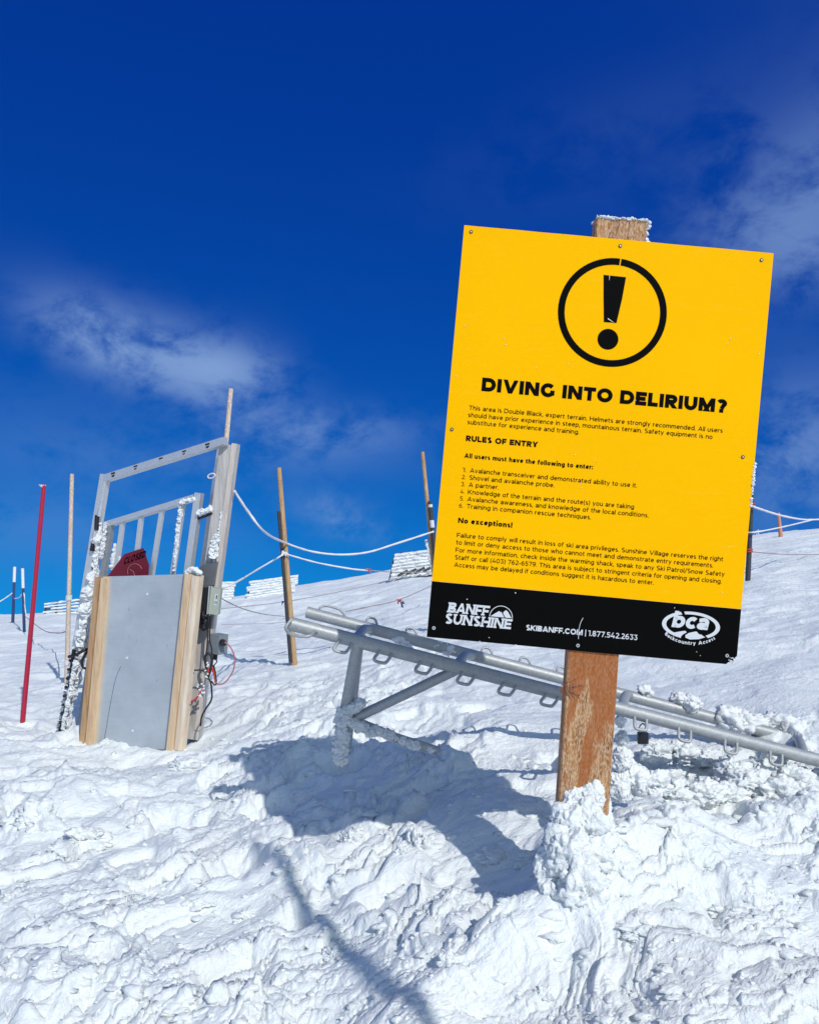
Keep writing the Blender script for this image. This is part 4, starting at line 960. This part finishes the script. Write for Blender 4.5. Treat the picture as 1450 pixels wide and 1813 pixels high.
# control boxes on the timber post
mb = MB(); mb.prism([at(353, 1005, 5.50), at(361, 1000, 5.50), at(384, 995, 5.50), at(378, 1036, 5.50), at(362, 1042, 5.50), at(352, 1040, 5.50)], FWD*.05); mb.build('rubber_flap', M['smoke'], gate)
mb = MB(); mb.box(at(367, 1040, 5.52), at(358, 1112, 5.52), .08, .06, RIGHT)
for i in range(12): lump(mb, at(360+rgt.uniform(-4, 10), 1086+rgt.uniform(0, 26), 5.47), (.016, .02, .018), 2, i, .5)
mb.build('cable_junction', M['dark'], gate)
mb = MB(); mb.tube([at(371, 1038, 5.46), at(367, 1090, 5.46)], .006, 8); mb.tube([at(375, 1038, 5.46), at(371, 1090, 5.46)], .006, 8); mb.build('conduit', M['alu'], gate)
mb = MB(); mb.box(at(384, 1041, 5.48), at(379, 1087, 5.48), .068, .07, RIGHT, bev=.004); cbx = mb.build('control_box', M['boxgreen'], gate)
mb = MB(); mb.prism([at(381, 1052, 5.443), at(386, 1052, 5.443), at(383.5, 1072, 5.443), at(378.8, 1072, 5.443)], -FWD*.001); lb = mb.build('label_plate', M['white_print'], cbx)
mb = MB(); mb.prism([at(382.8, 1054, 5.441), at(384.8, 1054, 5.441), at(383.8, 1061, 5.441), at(382, 1061, 5.441)], -FWD*.001); mb.tube([at(382+1.6*math.cos(a), 1067+2.4*math.sin(a), 5.441) for a in np.linspace(0, 2*PI, 9)[:-1]], .0018, 5, closed=True); mb.build('label_mark', M['dark'], cbx)
mb = MB(); mb.box(at(388, 1123, 5.50), at(386, 1157, 5.50), .092, .085, (RIGHT*.86-FWD*.5).normalized(), bev=.003); gb = mb.build('socket_box', M['boxgrey'], gate)
mb = MB(); c = at(394, 1138, 5.44); mb.tube([c, c + (RIGHT*.5-FWD*.86)*.03], [.024, .020], 14); mb.tube([at(381, 1157, 5.5), at(381, 1168, 5.5)], [.018, .014], 12) if 0 else None; mb.build('plug', M['dark'], gb)
mb = MB(); mb.tube([at(381, 1157, 5.5), at(381, 1168, 5.5)], [.018, .014], 12); mb.build('cable_gland', M['dark'], gb)
def cord(pts, r, m, name='cable'): mb = MB(); mb.tube(spline(pts, 7), r, 7); return mb.build(name, M[m], gate)
c5 = lambda x, y, d=5.42: at(x, y, d)
cord([c5(398, 1137), c5(408, 1146), c5(415, 1163), c5(414, 1184), c5(406, 1200), c5(396, 1210), c5(386, 1212), c5(380, 1207)], .0045, 'pinkcord')
cord([c5(382, 1168), c5(384, 1172), c5(378, 1180), c5(376, 1190)], .004, 'dark')
cord([c5(370, 1090), c5(368, 1125), c5(366, 1150), c5(363, 1172), c5(366, 1190)], .005, 'dark')
cord([c5(374, 1090), c5(371, 1130), c5(375, 1150), c5(374, 1170)], .005, 'dark')
cord([c5(366, 1185), c5(363, 1165), c5(369, 1157), c5(375, 1165), c5(374, 1182), c5(368, 1200)], .009, 'dark')
cord([c5(364, 1200), c5(372, 1206), c5(375, 1225), c5(374, 1240), c5(364, 1256), c5(357, 1270), c5(355, 1286)], .006, 'dark')
cord([c5(374, 1206), c5(380, 1213), c5(384, 1209)], .005, 'dark')
cord([c5(344, 1187), c5(356, 1187), c5(366, 1190)], .005, 'dark')
cord([c5(375, 1180), c5(379, 1192), c5(382, 1208)], .008, 'redcord'); cord([c5(378, 1178), c5(381, 1192), c5(383, 1207)], .006, 'dark')
cord([c5(369, 1184), c5(370, 1194)], .009, 'redcord'); cord([c5(338, 1243), c5(346, 1238), c5(353, 1229), c5(359, 1218)], .006, 'redcord')
mb = MB()
for i in range(16): lump(mb, c5(352+rgt.uniform(-6, 10), 1215+rgt.uniform(-8, 20)), .007, 2, i, .6)
mb.build('rime', M['rime'], gate)['kind'] = 'stuff'; mb = MB()
for i in range(10): lump(mb, c5(366+rgt.uniform(-3, 3), 1172+rgt.uniform(0, 30), 5.41), .006, 2, i+30, .6)
mb.build('rime', M['rime'], gate)

# closed disc hung on the gate
dc = gp(228, 1024, -.05); disc = thing('closed_sign', dc - UP*.2, 'dark red octagonal closed sign hanging behind the grey gate panel', 'sign')
DX = (GS*.97).normalized(); 
def dp_(px, py, o=0): return gp(px, py, -.05-o)
octo = [(186, 1026), (220, 981), (254, 970), (264, 1001), (262, 1030), (255, 1062), (215, 1078), (190, 1060)]
mb = MB(); mb.prism([dp_(*p) for p in octo], FWD*.004); dplate = mb.build('disc_plate', M['red_faded'], disc)
mb = MB(); gl, W = text_polys('CLOSED', .22, .16)
for G in gl:
    for j, p in enumerate(G):
        q = [(218+a/W*38+b*4.0, 1000-a/W*13.5-b*12.5) for a, b in p]
        mb.add([dp_(a, b, .003+.0002*(j % 5)) for a, b in q], [list(range(len(q)))[::-1]])
mb.build('lettering', M['black'], dplate)
mb = MB(); mb.tube([dp_(239+13*math.cos(a), 1012-13.5*math.sin(a), .004) for a in np.linspace(math.radians(20), math.radians(200), 16)], .0022, 5); mb.tube([dp_(230, 1008, .004), dp_(236, 1012, .004), dp_(239, 1020, .004)], .002, 5); mb.build('emblem_arc', mat_plain('faded_print', (.42, .18, .18), .6), dplate)

# ring hung on the frame
mb = MB(); mb.tube([gp(374.5+6.5*math.cos(a), 842.5-4*math.sin(a)-1.4*math.cos(a), .0) for a in np.linspace(0, 2*PI, 21)[:-1]], .005, 6, closed=True); mb.build('rope_ring', M['rope'], gate)

# ------------------------------------------------------------------ poles
def pole(name, top, bot, D, r0, r1, mat, label, cat, group=None, rime=None, bend=0, sink=.25, nodes=0, Dtop=None, extra=None):
    a = at(*bot, D); b = at(*top, Dtop or D); d = (a-b).normalized()
    t = thing(name, a, label, cat, group)
    pts = [b.lerp(a, i/12) + RIGHT*bend*math.sin(PI*i/12) for i in range(13)] + [a + d*sink]
    rs = [r1+(r0-r1)*i/12 for i in range(13)] + [r0]
    mb = MB(); mb.tube(pts, rs, 10)
    shaft = mb.build('shaft', mat, t)
    if nodes:
        for i in range(nodes):
            f = (i+.5)/nodes; p = b.lerp(a, f) + RIGHT*bend*math.sin(PI*f); m2 = MB(); rr = (r1+(r0-r1)*f)*1.16; m2.tube([p-d*.004, p, p+d*.004], [rr*.9, rr, rr*.9], 10); m2.build('node_ring', mat, shaft)
    if rime: rime_strip([b.lerp(a, rime[0]), b.lerp(a, rime[1])], lambda t_: rime[2]*(1-.4*t_), rime[3], 'rime', shaft, Vector((-1, -.2, 0)), seed=int(top[0]))
    return t, b, a, d
G_P = 'poles marking the closure line'
_, DR = ground_at(40, 1279); _, DB = ground_at(119, 1212, 5)
pole('marker_pole', (78, 858), (40, 1279), DR, .0185, .0155, M['red'], 'slim red pole leaning at the far left beside the gate', 'pole', G_P, rime=(0, .012, .022, 5))
t_, b_, a_, d_ = pole('bamboo_pole', (127.5, 839), (118, 1215), DB, .0235, .019, M['bamboo_frost'], 'frosted bamboo pole standing just left of the gate', 'pole', G_P, rime=(.0, .62, .009, 90), nodes=7)
for f in (.585, .89):
    p = b_.lerp(a_, f); mb = MB()
    for k in range(4): mb.tube([p+d_*(k*.012-.02)+Vector((math.cos(a)*.026, math.sin(a)*.026, .004*math.sin(a))) for a in np.linspace(0, 2*PI, 11)[:-1]], .006, 6, closed=True)
    mb.build('rope_lashing', M['rope'], t_)
_, D1 = ground_at(521, 1177, 4)
t1, b1, a1, d1 = pole('bamboo_pole', (494, 828), (521, 1177), D1, .030, .021, M['bamboo'], 'brown bamboo pole left of the ski rack with rope knotted at its middle', 'pole', G_P, nodes=8, bend=.0)
mb = MB(); q0 = at(495, 905, D1-.0); q1 = at(519, 1172, D1-.0); off = RIGHT*-.006-FWD*.03; mb.tube([q0+off, q0.lerp(q1, .5)+off-RIGHT*.004, q1+off-RIGHT*.012], [.014, .016, .018], 8); mb.build('splint_pole', M['dark_pole'], t1)
D2 = D1+.5
t2, b2, a2, d2 = pole('bamboo_pole', (748, 800), (783, 1165), D2, .026, .019, M['bamboo'], 'bamboo pole with dark splint rising beside the left edge of the yellow sign', 'pole', G_P, nodes=7)
mb = MB(); mb.tube([at(761, 887, D2-.05), at(778, 1060, D2-.05)], .022, 10); sp2 = mb.build('splint_pole', M['dark_pole'], t2)
for (y0, y1) in ((893, 898), (921, 934)):
    mb = MB(); mb.tube([at(761+(y0-887)*.098, y0, D2-.052), at(761+(y1-887)*.098, y1, D2-.052)], .023, 10); mb.build('white_band', M['white_print'], sp2)
rime_strip([at(755, 955, D2), at(768, 1015, D2)], lambda t: .012, 26, 'rime', t2, Vector((-1, 0, 0)), seed=77)
_, D3 = ground_at(1323, 1028, 6)
t3, b3, a3, d3 = pole('marker_pole', (1331, 872), (1324, 1027), D3, .036, .030, M['dark_pole'], 'dark green pole tied to a bamboo cane right of the yellow sign', 'pole', G_P)
mb = MB(); mb.tube([at(1335, 800, D3+.03), at(1328, 900, D3+.03), at(1325.5, 1000, D3+.03)], .02, 8); mb.build('cane', M['bamboo_frost'], t3)
rime_strip([at(1333, 795, D3), at(1331, 880, D3)], lambda t: .018, 30, 'rime', t3, Vector((-.8, 0, 0)), seed=78)
for y_ in (896, 977):
    mb = MB(); p = at(1329.5-(y_-896)*.047, y_, D3)
    for k in range(2): mb.tube([p+Vector((math.cos(a)*.045, math.sin(a)*.045, k*.03)) for a in np.linspace(0, 2*PI, 11)[:-1]], .014, 6, closed=True)
    mb.build('rope_lashing', M['redcord'], t3)
_, D4 = ground_at(1383, 950, 20)
pole('cane', (1378, 908), (1382, 946), min(D4, 42), .07, .05, mat_plain('orange_cane', (.55, .25, .16), .7), 'short orange cane on the skyline right of the sign', 'cane', 'canes on the skyline')
_, D5 = ground_at(43, 1119, 6); D5 = min(D5, 40)
for (tx, ty, bx, by, D, lab) in ((26, 1005, 23, 1090, D5+4, 'thin blue pole with white top, leftmost on the skyline'), (40, 1008, 43, 1119, D5, 'thin blue pole with white top, second from the left edge')):
    t_, b_, a_, d_ = pole('blue_pole', (tx, ty), (bx, by), D, .018*D/10, .014*D/10, M['blue_pole'], lab, 'pole', 'blue poles at the far left')
    mb = MB(); mb.tube([b_-d_*.02, b_.lerp(a_, .3)], .018*D/10, 8); mb.build('white_top', M['rope'], t_)
D6 = 7.6
pole('cane', (156.5, 968), (152, 1090), D6, .012, .012, M['red'], 'thin red cane behind the rimed hinge post of the gate', 'cane')
tb_, bb_, ab_, db_ = pole('bamboo_pole', (409, 688), (391, 885), 5.75, .0185, .0165, M['bamboo_frost'], 'pale bamboo cane sticking up behind the top of the gate', 'pole', G_P, rime=(.35, .98, .005, 40), nodes=4, sink=.6)

# pole standing behind the photographer, outside the picture: its shadow crosses the foreground snow
def shadow_pole():
    s1, _ = ground_at(450, 1490); s0, _ = ground_at(752, 1800)
    # a straight pole: pick a point up-sun of each shadow point
    topP = s1 - LDIR*5.6; botP = s0 - LDIR*4.4
    d = (botP-topP).normalized(); t = thing('bamboo_pole', botP, 'bamboo pole standing behind the photographer whose shadow crosses the snow', 'pole', G_P)
    g = botP.copy()
    for i in range(400):
        g = botP + d*i*.01
        if g.z < float(H(g.x, g.y)): break
    mb = MB(); mb.tube([topP, topP.lerp(botP, .5), g + d*.1], [.018, .028, .034], 10); mb.build('shaft', M['bamboo'], t)
    print('shadow pole', topP, botP, g)
shadow_pole()

# ------------------------------------------------------------------ ropes
def rope(pts, r, mat, label, group=None, knots=(), name='rope'):
    mb = MB(); P = spline([at(*p) for p in pts], 8)
    o = bpy.data.objects.new(name, None); COL.objects.link(o); o.location = P[0]; tag(o, label, 'rope', group)
    rg_ = random.Random(int(pts[0][0])); mb.tube(P, [r*rg_.uniform(.85, 1.2) for _ in P], 8); mb.build('strand', M[mat], o)
    for (x, y, D, kr, km) in knots:
        m2 = MB()
        for i in range(5): c_ = at(x, y, D); e_ = c_ + Vector((rg_.uniform(-1, 1), rg_.uniform(-1, 1), rg_.uniform(-1.3, .7)))*kr*1.5; m2.tube([c_, c_.lerp(e_, .5)+Vector((0, 0, kr*.3)), e_], [kr*.38, kr*.34, kr*.22], 6)
        m2.build('knot', M[km], o)
    return o
GR = 'ropes strung between the poles'
rope([(415, 869, 5.58), (440, 907, 5.7), (470, 943, 5.9), (505, 961, D1-.1), (550, 976, D1), (600, 982, D1+.1), (650, 978, D1+.2), (700, 963, D1+.3), (768, 941, D2-.1)], .0088, 'rope', 'thick white rope sagging from the gate post to the pole beside the sign', GR)
rope([(390, 1043, 5.6), (420, 1030, 5.8), (460, 1006, D1-.4), (503, 981, D1-.05)], .0074, 'rope', 'white rope running from the gate post up to the knot on the brown bamboo pole', GR, [(503, 980, D1-.06, .03, 'rope')])
rope([(503, 980, D1-.05), (560, 996, D1), (620, 1007, D1+.1), (652, 1010, D1+.2)], .0072, 'rope', 'white rope sagging right from the knot on the brown bamboo pole', GR, [(652, 1010, D1+.2, .022, 'pinkcord')])
rope([(652, 1010, D1+.2), (700, 1013, D1+.3), (770, 1013, D2)], .0045, 'rope_thin', 'thin red cord carrying the sagging white rope on towards the sign', GR)
rope([(392, 1060, 5.6), (430, 1078, 6.2), (470, 1088, D1-.3), (512, 1092, D1)], .0038, 'rope_thin', 'thin cord dropping from the green control box to the brown bamboo pole', GR)
rope([(612, 1083, 9), (650, 1075, 9.5), (706, 1062, 10.5), (765, 1037, 12)], .006, 'rope_thin', 'thin red cord with a blue tassel low above the snow left of the sign', GR, [(706, 1064, 10.5, .03, 'redcord'), (711, 1069, 10.5, .03, 'blue_pole')])
rope([(392, 1078, 14), (500, 1066, 15), (600, 1048, 17), (690, 1027, 19), (768, 1004, 21)], .0065, 'rope_thin', 'grey cord stretched low across the far slope under the snow fences', GR, [(502, 1066, 15, .03, 'blue_pole')])
rope([(392, 1106, 12), (470, 1104, 13), (520, 1101, 14)], .0035, 'rope_thin', 'faint cord lying along the slope left of the brown bamboo pole', GR)
rope([(1329, 895, D3-.05), (1345, 901, D3), (1380, 912, D3+1), (1415, 919, D3+2), (1440, 920, D3+3), (1475, 918, D3+4)], .014*D3/11, 'rope', 'white rope sagging right from the dark green pole', GR)
rope([(1322, 943, D3-.05), (1345, 941, D3), (1390, 932, D3+1), (1440, 920, D3+3)], .010*D3/11, 'rope', 'lower white rope rising from the dark green pole to meet the upper one', GR, [(1338, 942, D3, .03, 'rope')])
rope([(1330, 977, D3), (1400, 982, D3+3), (1475, 981, D3+5)], .008, 'rope_thin', 'thin cord along the slope low at the right edge', GR)
rope([(-20, 1075, D5+4), (5, 1062, D5+4), (25, 1048, D5+4)], .016, 'rope', 'pale cord at the left edge tied to the leftmost blue pole', GR)
rope([(25, 1060, D5+4), (34, 1058, D5+2), (42, 1050, D5), (44, 1075, D5), (47, 1095, D5)], .013, 'rope', 'pale cord slung between the two blue poles', GR)
rope([(43, 1090, D5), (75, 1115, 14), (100, 1121, 12), (119, 1118, DB)], .007, 'rope_thin', 'thin cord running from the second blue pole to the frosted bamboo pole', GR)

# ------------------------------------------------------------------ snow fences on the skyline
def fence(quad, D, nsl, label, dark=.0, seed=0, ragged=.03, posts=2):
    g_, D = ground_at((quad[2][0]+quad[3][0])/2, (quad[2][1]+quad[3][1])/2-1, 8); D = min(D, 46)
    TL, TR, BR, BL = [np.array(q, float) for q in quad]; rg_ = random.Random(seed)
    def q(u, v, dd=0):
        p = (TL*(1-u)+TR*u)*(1-v)+(BL*(1-u)+BR*u)*v; return at(p[0], p[1], D+dd)
    t = thing('snow_fence', q(.5, 1.05), label, 'fence', 'rimed snow fences along the ridge')
    k = D/F
    for i in range(nsl):
        v = (i+.5)/nsl; u0 = rg_.uniform(-ragged, ragged*.4); u1 = 1+rg_.uniform(-ragged*.4, ragged*.6)
        hgt = (BL[1]-TL[1])*k/nsl
        mb = MB(); mb.box(q(u0, v), q(u1, v), hgt*(.86 if dark < .5 else .62), .05, UP)
        slat = mb.build('slat', M['rime'] if rg_.random() >= dark*.3 else M['fence_dark'], t)
        m2 = MB(); n = 60; ua = u0 + dark*.16*(u1-u0); G = np.array([(ua+(u1-ua)*j/n, k_) for j in range(n+1) for k_ in range(5)])
        nzz = f3(np.stack([G[:, 0]*9, G[:, 1]*.8+i*3, G[:, 0]*0+seed], 1), 3, seed+i, .6)
        V_ = []
        for (u, k_), w_ in zip(G, nzz):
            e_ = (k_-2)/2; edge = abs(e_); vv = v + e_*(.5/nsl)*((1.04 if dark < .5 else .60) + (.07 if dark < .5 else .2)*w_*(edge > .9))
            V_.append(q(u, vv, -.05 - .045*(1-edge**2)*(1+.5*w_) - .012*w_))
        F_ = [[j*5+k_, (j+1)*5+k_, (j+1)*5+k_+1, j*5+k_+1] for j in range(n) for k_ in range(4)]
        nv = len(V_); m2.add(V_ + [p + FWD*.10 for p in V_], F_ + [[nv+f_[3], nv+f_[2], nv+f_[1], nv+f_[0]] for f_ in F_], 0, False)
        m2.build('rime', M['rime'], slat)
    for j in range(posts):
        u = (j+.5)/posts if posts > 1 else .5
        mb = MB(); mb.box(q(u, -.02, .09), q(u, 1.35, .09), .10, .09, RIGHT); mb.build('fence_post', M['fence_dark'], t)
    for j in range(2):
        m3 = MB(); m3.box(q(j*.97+.015, 0, .04), q(j*.97+.015, 1.0, .04), .09, .05, RIGHT); m3.build('end_stay', M['fence_dark'], t)
    return t
fence([(81, 1067), (160, 1057), (162, 1086), (78, 1091)], 36, 5, 'dark slatted snow fence with snow-filled boards, left behind the gate', dark=.8, seed=1, posts=2)
fence([(360, 1031), (417, 1030), (411, 1063), (356, 1066)], 40, 7, 'white rimed snow fence half hidden behind the gate post', dark=.0, seed=2)
fence([(446, 1029), (527, 1018), (519, 1049), (438, 1061)], 40, 7, 'white rimed snow fence behind the brown bamboo pole', dark=.0, seed=3, ragged=.08)
f4 = fence([(700, 981), (772, 972), (775, 1016), (690, 1028)], 34, 8, 'white rimed snow fence nearest the yellow sign, dark underneath', dark=.0, seed=4, ragged=.02, posts=3)
D4f = (Vector(f4.location)-CAM).dot(FWD)-.3
f4_at = lambda x_, y_: at(x_, y_, D4f)
for i in range(4):
    mb = MB(); mb.box(f4_at(704+i*15, 1020-i*2.5), f4_at(722+i*15, 1010-i*2.5), .06, .05, UP); mb.build('dark_strip', M['fence_dark'], f4)  # dark strips stepped along the lower part of the fence
